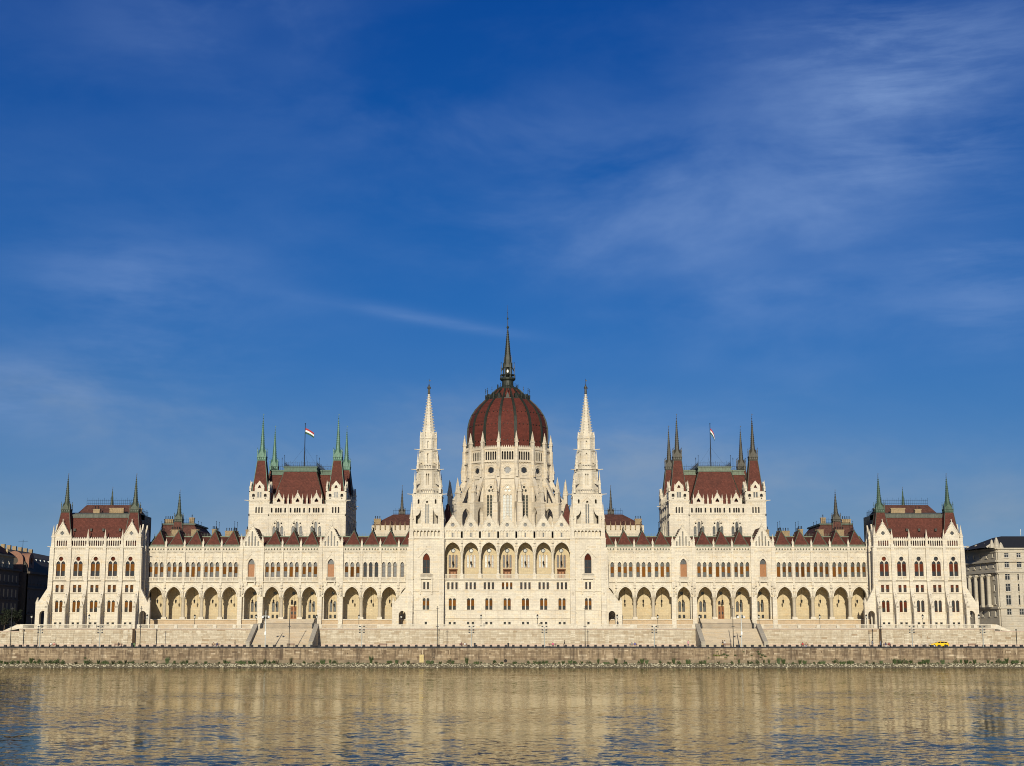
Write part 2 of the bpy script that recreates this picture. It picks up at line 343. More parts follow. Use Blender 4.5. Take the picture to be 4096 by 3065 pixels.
# light paving strip at the foot of the terrace wall
PAVE = plain('pavement_stone', (.36, .31, .24), .85)
mb = MB()
for s in (-1, 1): mb.box(min(s*69, s*420), max(s*69, s*420), -19.6, -14.2, 4.9, 5.27)
mb.box(-51, 51, -19.6, -14.2, 4.9, 5.27)
structure(part('pavement', mb, PAVE, None))

def stonemat(name, stops, dirt=None, rough=.9):
    m, t, b = mat(name, None, rough)
    at = ND(t, 'ShaderNodeAttribute', attribute_name='tone'); r = ramp(t, stops); LK(t, at.outputs['Fac'], r.inputs[0])
    g = ND(t, 'ShaderNodeNewGeometry'); n = ND(t, 'ShaderNodeTexNoise', i_Scale=1.7, i_Detail=6, i_Roughness=.7); LK(t, g.outputs['Position'], n.inputs[0])
    k = ramp(t, [(.3, .80), (.7, 1.15)]); LK(t, n.outputs[0], k.inputs[0]); col = mix(t, 1, r.outputs[0], k.outputs[0], 'MULTIPLY')
    mp = ND(t, 'ShaderNodeMapping'); mp.inputs['Scale'].default_value = (.9, .3, .07); LK(t, g.outputs['Position'], mp.inputs[0])
    n2 = ND(t, 'ShaderNodeTexNoise', i_Scale=1.0, i_Detail=6, i_Roughness=.72); LK(t, mp.outputs[0], n2.inputs[0])
    k2 = ramp(t, [(.44, 0.0), (.66, dirt[3] if dirt else 0.0)]); LK(t, n2.outputs[0], k2.inputs[0])
    if dirt: col = mix(t, k2.outputs[0], col, tuple(dirt[:3]))
    LK(t, col, b.inputs['Base Color'])
    bp = ND(t, 'ShaderNodeBump', i_Strength=.4, i_Distance=.05); LK(t, n.outputs[0], bp.inputs['Height']); LK(t, bp.outputs[0], b.inputs['Normal']); return m
QUAY = stonemat('quay_stone', [(0, (.15, .10, .06)), (.45, (.29, .215, .13)), (.8, (.36, .275, .175)), (1, (.54, .44, .30))], (.075, .052, .034, .85))
TERR = stonemat('terrace_stone', [(0, (.31, .22, .13)), (.2, (.44, .365, .255)), (.6, (.51, .445, .325)), (1, (.63, .565, .43))], (.33, .25, .15, .55))
QUAY_MORTAR = plain('quay_mortar', (.12, .085, .055), .95)
TERR_MORTAR = plain('terrace_mortar', (.34, .27, .19), .95)
RUBBLE = stonemat('rubble_stone', [(0, (.05, .042, .03)), (.15, (.16, .13, .085)), (.5, (.44, .39, .26)), (1, (.60, .55, .40))])
def toned(me, tones):
    a = me.attributes.new('tone', 'FLOAT', 'FACE'); a.data.foreach_set('value', tones); return me
def unit_stones(material, k=10):
    out = []
    for i in range(k):
        e = .012
        mb = MB(); mb.box(0, 1, 0, 1, 0, 1); out.append(toned(mb.mesh('stone', material), [(i+.5)/k]*6))
    return out
def stone_wall(parent, stones, material, limit, pname='stone'):
    """stones: (x0,x1,y0,y1,z0,z1); the largest are single parts, the rest one joined part"""
    units = unit_stones(material); stones = sorted(stones, key=lambda s: -(s[1]-s[0])*(s[5]-s[4]))
    for i, (a, b_, c, d, e, f) in enumerate(stones[:limit]):
        M = T(a, c, e) @ Mx.Diagonal((b_-a, d-c, f-e, 1)); part(pname, units[int(random.triangular(0, 10, 5)) % 10], None, parent, M)
    rest = stones[limit:]
    if rest:
        mb = MB(); tones = []
        for (a, b_, c, d, e, f) in rest: mb.box(a, b_, c, d, e, f); tones += [random.triangular(0, 1, .5)]*6
        o = part('stonework', toned(mb.mesh('stonework', material), tones), None, parent); o['kind'] = 'stuff'
def courses(x0, x1, z0, z1, y, th, lmin, lmax, hmin, hmax, gap=.03, proud=.05, skip=None):
    out = []; z = z0
    while z < z1 - .12:
        h = min(rnd(hmin, hmax), z1 - z)
        if z1 - z - h < .15: h = z1 - z
        x = x0 - rnd(0, lmax)
        while x < x1:
            l = rnd(lmin, lmax); a, b_ = max(x, x0), min(x+l, x1)
            if b_ - a > .2 and not (skip and skip(a, b_, z)): out.append((a+gap/2, b_-gap/2, y - rnd(0, proud), y + th, z+gap/2, z+h-gap/2))
            x += l
        z += h
    return out
# --- quay wall by the water
QX = 190
qw = thing('quay_wall', 'long brown stone quay wall with dark streaks rising from the river bank', 'wall', (0, -38, 1.2))
mb = MB(); mb.box(-QX, QX, -37.82, -36.9, -.5, 4.62); part('mortar_core', mb, QUAY_MORTAR, qw)
st = []
x = -QX
while x < QX:                                    # upper zone: upright stones in pairs between low courses
    for k in range(2): st.append((x+.02+k*.34, x+.31+k*.34, -38.02-rnd(0, .05), -37.7, 3.32, 4.5))
    st += courses(x+.7, x+3.3, 3.32, 4.5, -38.0, .3, .7, 1.7, .36, .46, proud=.04); x += 3.3
st += courses(-QX, QX, 2.0, 3.32, -38.0, .3, .8, 2.6, .36, .5, proud=.06)
stone_wall(qw, st, QUAY, 300)
cap = []
x = -QX
while x < QX: l = rnd(1.6, 2.6); cap.append((x+.015, x+l-.015, -38.16, -36.95, 4.52, 4.87+rnd(0, .012))); x += l
units = unit_stones(QUAY)
for (a, b_, c, d, e, f) in cap: part('coping_stone', units[random.randint(2, 8)], None, qw, T(a, c, e) @ Mx.Diagonal((b_-a, d-c, f-e, 1)))
CONC = plain('pale_concrete_ledge', (.20, .155, .10), .9, var=.35, scale=.8)
mb = MB()
x = -QX
while x < QX: l = rnd(6, 9); mb.box(x, x+l-.04, -38.9, -37.6, -.5, 2.0 - rnd(0, .03)); x += l
part('footing', mb, CONC, qw)
# --- dark kerb at the edge of the road with loose slabs
KERB = plain('dark_granite', (.035, .034, .034), .75)
mb = MB(); mb.box(-QX, QX, -37.15, -36.72, 4.7, 5.17); structure(part('kerb', mb, KERB, None))
SLAB = plain('grey_slab', (.085, .08, .072), .85)
kp = bpy.data.objects['kerb']
mb = MB(); mb.box(-.62, .62, -.3, .3, 0, .12); km = mb.mesh('kerb_slab', SLAB)
k = 0; x = -134.5
while x < 136: part('kerb_slab', km, None, kp, T(x, -37.55, 4.885)); x += 1.93
# --- rubble bank
bank = structure(new('river_bank', None, None, T(0, -39.5, 0)))
mb = MB(); mb.xz([(-QX, -1), (QX, -1), (QX, 1), (-QX, 1)], [], 0, 0)
mb = MB(); mb.poly([(-QX, -42.2, -.35), (QX, -42.2, -.35), (QX, -38.6, 1.25), (-QX, -38.6, 1.25)])
part('earth', mb, plain('wet_earth', (.13, .11, .065), .95), bank)
ico = []
ph = (1+5**.5)/2
IV = [V(v).normalized() for v in [(-1,ph,0),(1,ph,0),(-1,-ph,0),(1,-ph,0),(0,-1,ph),(0,1,ph),(0,-1,-ph),(0,1,-ph),(ph,0,-1),(ph,0,1),(-ph,0,-1),(-ph,0,1)]]
IF = [(0,11,5),(0,5,1),(0,1,7),(0,7,10),(0,10,11),(1,5,9),(5,11,4),(11,10,2),(10,7,6),(7,1,8),(3,9,4),(3,4,2),(3,2,6),(3,6,8),(3,8,9),(4,9,5),(2,4,11),(6,2,10),(8,6,7),(9,8,1)]
def rock():
    sx, sy, sz = rnd(.8, 1.4), rnd(.7, 1.1), rnd(.5, .85)
    return [(v.x*sx*rnd(.75, 1.2), v.y*sy*rnd(.75, 1.2), v.z*sz*rnd(.75, 1.2)) for v in IV]
rocks = [rock() for _ in range(12)]
rm = []
for i in range(12):
    mb = MB(); mb.add(rocks[i], IF); rm.append(toned(mb.mesh('stone', RUBBLE), [rnd(.25, 1)]*20))
rv = MB(); tones = []; big = []
for i in range(15000):
    x = rnd(-QX, QX); u = random.random(); y = -42.1 + 3.3*u; z = -.42 + 1.42*u + rnd(-.05, .12); r = random.triangular(.12, .38, .19)
    if abs(x) < 146 and r > .315: big.append((r, x, y, z)); continue
    b = len(rv.v); a = rnd(0, 6.28); ca, sa = cos(a)*r, sin(a)*r
    rv.v += [(x+px_*ca-py_*sa, y+px_*sa+py_*ca, z+pz_*r) for px_, py_, pz_ in rocks[i % 12]]
    rv.f += [tuple(b+q for q in f) for f in IF]; rv.m += [0]*20; tones += [random.triangular(0, 1, .6)*(1 if u > .40 else .12)]*20
big.sort(reverse=True)
for (r, x, y, z) in big[:300]: part('stone', rm[random.randint(0, 11)], None, bank, T(x, y, z) @ RZ(rnd(0, 6)) @ Mx.Scale(r, 4))
o = part('rubble', toned(rv.mesh('rubble', RUBBLE), tones), None, bank); o['kind'] = 'stuff'

# --- terrace body (the floor in front of the building)
TZ = 9.9
SX0, SX1 = 52.3, 67.7                             # stair openings, both sides
mb = MB()
mb.box(-34.4, 34.4, -15.8, 30, 5.0, TZ)
for s in (-1, 1):
    def bx(a, b_, *r): mb.box(min(s*a, s*b_), max(s*a, s*b_), *r)
    bx(34.4, 51.2, -14.6, 30, 5.0, TZ); bx(51.2, 68.8, -14.6, 30, 5.0, TZ - .003)
    bx(68.8, 101, -14.6, 30, 5.0, TZ); bx(101, 131.5, -17.6, 40, 5.0, TZ + .002); bx(131.5, 420, -17.6, 60, 5.0, 9.05)
structure(part('terrace', mb, plain('terrace_paving', (.42, .36, .27), .85), None))
# --- retaining walls of the terrace
def retaining(label, segs):
    xm = sum(a+b_ for a, b_, *_ in segs)/2/len(segs)
    t = thing('retaining_wall', label, 'wall', (xm, -16, 5.1)); st = []; core = MB(); cor = MB()
    for (a, b_, y, zt) in segs:
        core.box(a, b_, y+.08, y+.5, 5.0, zt); st += courses(a, b_, 5.27, zt-.3 if zt > 9.5 else zt-.25, y, .2, .8, 2.5, .34, .55, gap=.025, proud=.045)
        cor.box(a, b_, y-.12, y+.35, 5.1, 5.75)
        cor.box(a, b_, y-.22, y+.5, zt-.26, zt-.06)
        n = max(1, int((b_-a)/4.84))
    part('core', core, TERR_MORTAR, t); stone_wall(t, st, TERR, 300); part('cornice', cor, plain('pink_cornice_stone', (.47, .36, .27), .85), t)
    return t
def piers(t, xs, y, zt):
    for x in xs:
        st = [(x-.62+rnd(-.05,.05), x+.62+rnd(-.05,.05), y-.17, y+.2, z+.02, z+.43) for z in [5.8+.46*i for i in range(8)]]
        for (a, b_, c, d, e, f) in st: part('quoin', pu[random.randint(3, 9)], None, t, T(a, c, e) @ Mx.Diagonal((b_-a, d-c, f-e, 1)))
pu = unit_stones(TERR)
for s, nm in ((-1, 'left'), (1, 'right')):
    segs = [(min(s*a, s*b_), max(s*a, s*b_), y, z) for a, b_, y, z in ((68.8, 101, -15, TZ), (101, 131.5, -18, TZ), (131.5, 160, -18, 9.3))]
    t = retaining('pale stone terrace wall from the %s staircase to the %s edge of the picture' % (nm, nm), segs)
    piers(t, [s*(102.8+4.84*i) for i in range(6)], -18, TZ)
    mb = MB()
    mb.yz([(-18, 5.1), (-15, 5.1), (-15, TZ-.06), (-18, TZ-.06)], [], s*100.98, s*101.3); part('return_face', mb, TERR, t)
    mb = MB(); mb.xz([(s*131.4, TZ), (s*131.4, 11.0), (s*132.2, 11.0), (s*136, 9.25), (s*136, 9.0)], [], -18.1, -17.4); part('sloped_coping', mb, STONE, t)
t = retaining('pale stone terrace wall between the two staircases under the dome', [(-51.2, -34.4, -15, TZ), (-34.4, 34.4, -16.2, TZ), (34.4, 51.2, -15, TZ)])
piers(t, [-27, -17.8, 17.8, 27], -16.2, TZ)
# --- two great staircases down to the quay
for s, nm in ((-1, 'left'), (1, 'right')):
    t = thing('staircase', 'broad stone staircase from the quay up to the terrace, %s one' % nm, 'stairs', (s*60, -26, 5.15))
    n = 30; run = 11.2/n; ris = (TZ-5.15)/n
    for i in range(n):
        mb = MB(); mb.box(-7.72, 7.72, 0, 11.2-run*i+.6, 0, ris-.004); part('step', mb, STONE_STEP, t, T(s*60, -26.2+run*i, 5.15+ris*i))
    for q in (-1, 1):
        mb = MB(); x0 = s*60+q*7.75; x1 = s*60+q*8.8
        mb.yz([(-27.0, 5.15), (-27.0, 6.35), (-26.2, 6.35), (-14.9, TZ+1.15), (-14.4, TZ+1.15), (-14.4, 5.15)], [], x0, x1); part('side_wall', mb, STONE_RAMP, t)
        mb = MB(); mb.yz([(-27.1, 6.36), (-27.1, 6.56), (-26.2, 6.56), (-14.9, TZ+1.36), (-14.3, TZ+1.36), (-14.3, TZ+1.16), (-14.9, TZ+1.16), (-26.2, 6.36)], [], min(x0, x1)-.08, max(x0, x1)+.08); part('coping', mb, STONE_RAMP, t)
    f = thing('iron_fence', 'black iron fence across the top of the %s staircase' % nm, 'fence', (s*60, -14.2, TZ))
    mb = MB(); mb.box(-7.7, 7.7, -.03, .03, 1.32, 1.38); mb.box(-7.7, 7.7, -.03, .03, .15, .21); part('rail', mb, IRON, f, T(s*60, -14.2, TZ))
    bm = MB().box(-.022, .022, -.022, .022, 0, 1.5).mesh('bar', IRON)
    for i in range(62): part('bar', bm, None, f, T(s*60-7.6+15.2*i/61, -14.2, TZ))
    # upper flight to the arcade floor
    t = thing('upper_steps', 'low flight of stone steps up to the %s arcade door' % nm, 'stairs', (s*61.1, -4, TZ))
    for i in range(16):
        mb = MB(); mb.box(-7.4, 7.4, 0, 5.6-.33*i, 0, .165); part('step', mb, STONE_STEP, t, T(s*61.1, -6.1+.33*i, TZ+.168*i))
# --- balustrades along the terrace edge
def baluster_panel(L, style):
    mb = MB(); n = max(2, int(L/.27))
    for i in range(n):
        x = -L/2 + L*(i+.5)/n
        if style == 'short': mb.box(x-.065, x+.065, -.08, .08, .62, .86)
        else: mb.lathe(x, 0, [(.24, .075), (.36, .06), (.52, .095), (.75, .06), (.88, .08)], 5)
    return mb
def balustrade(label, x0, x1, y, pitch, style='tall'):
    t = thing('stone_balustrade', label, 'balustrade', ((x0+x1)/2, y, TZ))
    mb = MB(); mb.box(x0, x1, y-.2, y+.2, TZ, TZ+(.6 if style == 'short' else .22)); part('base_rail', mb, STONE, t)
    mb = MB(); mb.box(x0, x1, y-.22, y+.22, TZ+.88, TZ+1.14); part('handrail', mb, STONE, t)
    n = max(1, round((x1-x0)/pitch)); p = (x1-x0)/n
    pm = MB().box(-.45, .45, -.26, .26, 0, 1.17).mesh('post', STONE)
    for i in range(n+1): part('post', pm, None, t, T(max(x0+.45, min(x1-.45, x0+p*i)), y, TZ))
    bm = baluster_panel(p-1.0, style).mesh('balusters', STONE)
    for i in range(n): part('balusters', bm, None, t, T(x0+p*(i+.5), y, TZ), stuff=True)
for s, nm in ((-1, 'left'), (1, 'right')):
    for a, b_, y, p, lab in ((101.2, 131.4, -17.9, 4.84, 'pale stone balustrade in front of the %s end pavilion'), (68.8, 100.6, -14.9, 5.3, 'pale stone balustrade between %s staircase and end pavilion'), (34.4, 51.2, -14.9, 5.5, 'pale stone balustrade between %s staircase and the central block')):
        balustrade(lab % nm, min(s*a, s*b_), max(s*a, s*b_), y, p)
balustrade('pale stone parapet with short slots below the dome and twin towers', -34.3, 34.3, -16.1, 5.1, 'short')
# ---------------------------------------------------------------- the parliament building
P = thing('parliament_building', 'vast pale gothic revival parliament with red dome, spires and red roofs along the river', 'building', (0, 0, TZ))
_wc = {}
def winmesh(key, w, h, rise, blind, bars, glass, frame, blindm, t=.07):
    if key in _wc: return _wc[key]
    ol = arch(0, w, 0, h-rise, rise) if rise else rect(-w/2, w/2, 0, h)
    il = arch(0, w-2*t, t, h-rise, max(rise-t, (w-2*t)/2*1.0)) if rise else rect(-w/2+t, w/2-t, t, h-t)
    f = MB(); f.xz(ol, [il], -.06, .06)
    for b in bars:
        if b[0] == 'v': f.box(b[1]-.03, b[1]+.03, -.05, .04, t, b[2])
        else: f.box(-w/2+t, w/2-t, -.05, .04, b[1]-.03, b[1]+.03)
    p = MB(); p.poly([(a, .02, b) for a, b in ol])
    bl = None
    if blind: bl = MB().box(-w/2+t, w/2-t, -.03, -.005, blind[0], blind[1]).mesh('blind', blindm)
    _wc[key] = (f.mesh('window', frame), p.mesh('pane', glass), bl); return _wc[key]
def window(M, w, h, rise=0, blind=None, bars=(), glass=None, frame=None, blindm=None, name='window', parent=None):
    glass = glass or GLASS; frame = frame or WOOD; blindm = blindm or BLIND
    if blind: blind = (round(blind[0], 2), round(blind[1], 2))
    ms = winmesh((w, h, rise, blind, tuple(bars), glass.name, frame.name, blindm.name), w, h, rise, blind, bars, glass, frame, blindm)
    o = part(name, ms[0], None, parent or P, M); part('pane', ms[1], None, o, M)
    if ms[2]: part('blind', ms[2], None, o, M)
    return o
def crockets(mb, p, q, n, r, mi=0):
    p, q = V(p), V(q)
    for i in range(n): mb.oct(p.lerp(q, (i+.5)/n), r, mi, r*1.15)
_pc = {}
def pinnacle(M, h, w, parent=None, m=None, name='pinnacle'):
    m = m or STONE; key = (round(h, 2), round(w, 2), m.name)
    if key not in _pc:
        mb = MB(); a = w/2; hs = h*.38
        mb.sq(0, 0, 0, a, hs, a*.92); mb.sq(0, 0, hs-.02, a*1.25, hs+.10*h*.4, a*1.25)
        for k in range(4):
            c, s_ = cos(k*pi/2), sin(k*pi/2)
            f = lambda x, y: (x*c - y*s_, x*s_ + y*c)
            tri = [(-a*1.1, hs), (a*1.1, hs), (0, hs+w*1.2)]
            mb.add([(*f(x, -a*1.12), z) for x, z in tri]+[(*f(x, -a*.7), z) for x, z in tri], [(0,1,2),(3,5,4),(0,2,5,3),(1,4,5,2)])
        mb.sq(0, 0, hs+.05, a*.9, h*.93, a*.12)
        for k in range(4):
            ang = pi/4+k*pi/2; r0 = a*.9*1.414; r1 = a*.15
            crockets(mb, (r0*cos(ang), r0*sin(ang), hs+.1), (r1*cos(ang), r1*sin(ang), h*.92), max(3, int(h/.42)), a*.26)
        mb.oct((0, 0, h*.93), a*.32); mb.oct((0, 0, h*.97), a*.2, 0, h*.035)
        _pc[key] = mb.mesh('pinnacle', m)
    return part(name, _pc[key], None, parent or P, M)
def statue_mesh(h, m):
    mb = MB()
    mb.lathe(0, 0, [(0, .14*h), (.06*h, .16*h), (.08*h, .11*h), (.3*h, .13*h), (.5*h, .105*h), (.68*h, .145*h), (.78*h, .13*h), (.82*h, .05*h), (.85*h, .05*h), (.88*h, .075*h), (.95*h, .07*h), (1.0*h, .02*h)], 8, 0, sy=.8)
    mb.tube((.13*h, 0, .74*h), (.17*h, -.08*h, .52*h), .035*h); mb.tube((-.13*h, 0, .74*h), (-.15*h, -.10*h, .56*h), .035*h); mb.tube((-.15*h, -.10*h, .56*h), (-.05*h, -.14*h, .60*h), .03*h)
    return mb.mesh('statue', m)
STATUE = statue_mesh(1.7, STONE)
def canopy_statue(M, parent=None):
    o = part('statue', STATUE, None, parent or P, M)
    mb = MB(); mb.frus(0, 0, -.55, .12, -.02, .34, 6); mb.frus(0, 0, 1.85, .36, 2.05, .38, 6); mb.frus(0, 0, 2.05, .30, 2.9, .04, 6); crockets(mb, (.2, -.2, 2.1), (.03, -.03, 2.8), 4, .07); crockets(mb, (-.2, -.2, 2.1), (-.03, -.03, 2.8), 4, .07)
    global _can
    try: _can
    except NameError: _can = mb.mesh('canopy', STONE)
    part('canopy', _can, None, o, M); return o

# ----- river wings with their arcades
B = 5.26
def bay_mesh():
    mb = MB(); ws = [arch(x, .98, 24.4, 27.85, .72) for x in (-1.6, 0, 1.6)]
    mb.xz(rect(-B/2, B/2, 23.2, 31.85), ws, 0, .62)
    mb.xz(rect(-B/2, B/2, 31.85, 32.6), [plus(-B/2+.62+.8*i, 32.2, .25, .095) for i in range(6)], -.12, .22)
    mb.box(-B/2, B/2, -.5, .5, 32.62, 32.9); mb.box(-B/2, B/2, -.4, 0, 31.5, 31.75)
    for i in range(15): mb.box(-B/2+.3+.335*i-.07, -B/2+.3+.335*i+.07, -.3, 0, 31.15, 31.5)
    mb.box(-B/2, B/2, -.5, .02, 22.95, 23.2)
    for x in (-1.6, 0, 1.6):
        archband(mb, x, 1.02, 27.85, .74, .16, -.28, .0)
        for q in (-1, 1): mb.lathe(x+q*.62, -.06, [(24.4, .11), (27.6, .09), (27.65, .15), (27.9, .17)], 6)
        mb.xz([(x-.09, 28.75), (x+.09, 28.75), (x+.05, 29.7), (x-.05, 29.7)], [], -.13, 0); mb.xz(plus(x, 29.95, .3, .08), [], -.15, 0)
        mb.tube((x-.78, -.06, 27.9), (x-.78, -.06, 29.3), .05, 4)
    a = arch(0, 4.0, 18.8, 18.9, 2.7, 8)
    mb.xz([(-B/2, 18.8)] + [a[0]] + a[1:][::-1] + [] + [(B/2, 18.8), (B/2, 22.98), (-B/2, 22.98)] if False else [(-B/2, 18.8), a[0]] + a[:1:-1] + [a[1], (B/2, 18.8), (B/2, 22.98), (-B/2, 22.98)], [], 0, 1.1)
    archband(mb, 0, 4.06, 18.9, 2.75, .26, -.28, 0, 18.8, n=8)
    archband(mb, 0, 4.62, 18.9, 3.12, .12, -.2, 0, 18.8, n=8)
    return mb.mesh('bay_wall', STONE)
def gable_bay_mesh(G):
    mb = MB(); h = G/2
    mb.xz(rect(-h, h, 23.2, 32.9), [arch(0, 1.85, 24.4, 28.0, 1.5, 6)], -.35, .62)
    archband(mb, 0, 1.9, 28.0, 1.55, .2, -.48, -.34); mb.tube((-1.15, -.42, 24.4), (-1.15, -.42, 28.2), .12, 6); mb.tube((1.15, -.42, 24.4), (1.15, -.42, 28.2), .12, 6)
    mb.xz([(-1.75, 28.9), (-1.45, 28.9), (0, 30.75), (1.45, 28.9), (1.75, 28.9), (0, 31.15)], [], -.5, -.34); mb.oct((0, -.44, 31.3), .14, 0, .3)
    mb.box(-h, h, -.55, .5, 32.6, 32.9); mb.box(-h, h, -.5, -.3, 31.5, 31.75)
    for i in range(14): mb.xz(arch(-2.6+.4*i, .26, 31.85, 32.2, .2, 2), [], -.42, -.34)
    mb.box(-h, h, -.6, 0, 22.98, 23.2)
    a = arch(0, 3.75, 18.8, 18.9, 2.7, 8)
    mb.xz([(-h, 18.8), a[0]] + a[:1:-1] + [a[1], (h, 18.8), (h, 22.98), (-h, 22.98)], [], -.3, 1.1)
    archband(mb, 0, 3.8, 18.9, 2.75, .26, -.42, -.3, 18.8, n=8)
    # gable with five lancets
    tri = [(-2.75, 32.9), (2.75, 32.9), (2.75, 33.6), (.12, 38.7), (-.12, 38.7), (-2.75, 33.6)]
    mb.xz(tri, [arch(x, .42, 33.1, z-.35, .35, 3) for x, z in ((-1.75, 34.5), (-.88, 35.9), (0, 37.3), (.88, 35.9), (1.75, 34.5))], -.3, .35)
    for q in (-1, 1):
        mb.xz([(q*2.85, 33.5), (q*2.85, 33.85), (0, 39.25), (0, 38.85)], [], -.45, .45)
        crockets(mb, (q*2.85, -.2, 34.0), (q*.15, -.2, 39.2), 10, .16)
    mb.sq(0, 0, 39.0, .12, 40.0, .05); mb.xz(plus(0, 39.9, .4, .1), [], -.08, .08)
    return mb.mesh('gable_wall', STONE)
def column_mesh():
    mb = MB(); mb.box(-.72, .72, -.1, 1.3, 12.6, 13.15); mb.lathe(0, .6, [(13.15, .66), (13.3, .62), (13.45, .52), (17.55, .47), (17.6, .56), (17.7, .56), (17.75, .5), (18.4, .66), (18.45, .78), (18.8, .80)], 12, 1)
    return mb.mesh('column', [STONE, STONE_COL])
def balus_mesh(L, z0=23.2, z1=24.35, y=-.3, n=None, gaps=()):
    mb = MB(); n = n or int(L/.24); mb.box(-L/2, L/2, y-.02, y+.26, z1-.18, z1); mb.box(-L/2, L/2, y-.02, y+.24, z0, z0+.16)
    for i in range(n):
        x = -L/2+L*(i+.5)/n; mb.box(x-.055, x+.055, y+.04, y+.16, z0+.16, z1-.18)
    for x in gaps: mb.box(x-.16, x+.16, y-.03, y+.25, z0, z1)
    return mb.mesh('balustrade', STONE)
BAY = bay_mesh(); GG = 6.78; GBAY = gable_bay_mesh(GG); COLM = column_mesh(); BALM = balus_mesh(B-.7, gaps=(-.8, .8)); BALC = balus_mesh(2.7, 23.2, 24.4, -1.05)
def pil_mesh(w, y0, z0, z1):
    mb = MB(); mb.box(-w/2, w/2, y0, 0, z0, z1); mb.box(-w/2-.06, w/2+.06, y0-.06, 0, 23.0, 23.24); mb.box(-w/2-.06, w/2+.06, y0-.08, 0, 32.62, 32.94)
    mb.tube((-w/2, y0, 23.3), (-w/2, y0, 32.5), .06, 5); mb.tube((w/2, y0, 23.3), (w/2, y0, 32.5), .06, 5)
    return mb.mesh('pilaster', STONE)
PIL = pil_mesh(.62, -.3, 22.0, 32.95); PILG = pil_mesh(1.0, -.65, 12.6, 33.2)
def dormer_mesh():
    mb = MB(); A, Bv, C_, D = (-2.15, 1.0, 33.4), (2.15, 1.0, 33.4), (0, 3.3, 37.75), (0, 10.5, 37.75)
    mb.add([A, Bv, C_, D, (-2.15, 10.5, 33.4), (2.15, 10.5, 33.4)], [(0,1,2),(1,5,3,2),(0,2,3,4),(3,5,4)], 0)
    for p, q in ((A, C_), (Bv, C_), (C_, D)): mb.tube(p, q, .11, 5, 1)
    mb.box(-2.35, 2.35, .62, 1.05, 32.4, 33.55, 1)
    for i in range(9): mb.box(-2.2+.55*i-.03, -2.2+.55*i+.03, .56, .64, 33.0, 33.55, 1)
    return mb.mesh('dormer_roof', [TILE, COPPER_EDGE])
DORM = dormer_mesh()
def cresting_mesh():
    mb = MB()
    for y in (4.6, 8.6):
        mb.tube((0, y, 37.7), (0, y, 40.4), .045, 4, 0); mb.oct((0, y, 39.7), .13); mb.oct((0, y, 40.4), .1, 0, .25)
    mb.tube((0, 4.6, 38.5), (0, 8.6, 38.5), .04, 4); mb.tube((-.5, 4.6, 37.7), (0, 4.6, 39), .035, 4); mb.tube((.5, 4.6, 37.7), (0, 4.6, 39), .035, 4)
    for i in range(6): mb.tube((0, 5.1+.6*i, 37.7), (0, 5.1+.6*i, 38.7), .03, 4)
    return mb.mesh('ridge_cresting', IRON)
CREST = cresting_mesh()
def blank_back():
    mb = MB(); mb.box(-B/2, B/2, 5.0, 5.4, 12.6, 22.2); mb.box(-B/2, B/2, 4.92, 5.0, 12.6, 13.9); return mb.mesh('arcade_back_wall', STONE_BACK)
def window_back(w):
    mb = MB(); mb.xz(rect(-w/2, w/2, 12.6, 22.2), [arch(x, .82, 14.7, 17.2, .55) for x in (-.55, .55)] + [circ(0, 20.0, .72, 14)] + [rect(x-.33, x+.33, 12.85, 13.9) for x in (-.65, .65)], 5.0, 5.4)
    archband(mb, 0, 2.2, 17.2, 1.2, .14, 4.93, 5.0); return mb.mesh('arcade_back_wall', STONE_BACK)
def door_back():
    mb = MB(); mb.xz(rect(-B/2, B/2, 12.6, 22.2), [rect(-.88, .88, 12.62, 16.3), circ(0, 20.0, .72, 14)] + [arch(x, .72, 16.7, 17.4, .45) for x in (-.45, .45)], 5.0, 5.4)
    archband(mb, 0, 2.2, 17.3, 1.3, .18, 4.9, 5.0); return mb.mesh('arcade_back_wall', STONE_BACK)
BK0, BKW, BKG, BKD = blank_back(), window_back(B), window_back(GG), door_back()
def rail_mesh(L):
    mb = MB(); mb.box(-L/2, L/2, -.025, .025, .86, .92)
    for i in range(int(L/.22)+1): x = -L/2+.22*i; mb.box(x-.012, x+.012, -.012, .012, 0, .88)
    return mb.mesh('iron_railing', IRON)
RAIL = rail_mesh(3.6)
def lantern_parts():
    c = MB(); c.tube((0, 0, 1.5), (0, 0, 4.4), .03, 4); 
    b = MB(); b.lathe(0, 0, [(0, .03), (.12, .12), (.45, .30), (.95, .36)], 6); b.lathe(0, 0, [(.95, .42), (1.05, .40), (1.35, .12), (1.5, .04)], 6)
    return c.mesh('chain', IRON), b.mesh('lantern_body', IRON)
LCH, LBD = lantern_parts()
def hang_lantern(x, y, z, label, group):
    t = thing('hanging_lantern', label, 'lantern', (x, y, z), 0, group); M = T(x, y, z+.35) @ Mx.Diagonal((.72, .72, .85, 1)); part('lantern_body', LBD, None, t, M); part('chain', LCH, None, t, T(x, y, z))
inner = 46.6
layout = []                                    # (kind, centre) from the middle outwards
x = inner - 4*B
for k in 'bbbbgbbbgbbbbb':
    w = GG if k == 'g' else B; layout.append((k, x+w/2, w)); x += w
WING_END = x; WING_IN = inner - 4*B
ordn = ['first', 'second', 'third', 'fourth', 'fifth', 'sixth', 'seventh', 'eighth', 'ninth', 'tenth', 'eleventh', 'twelfth', 'thirteenth', 'fourteenth']
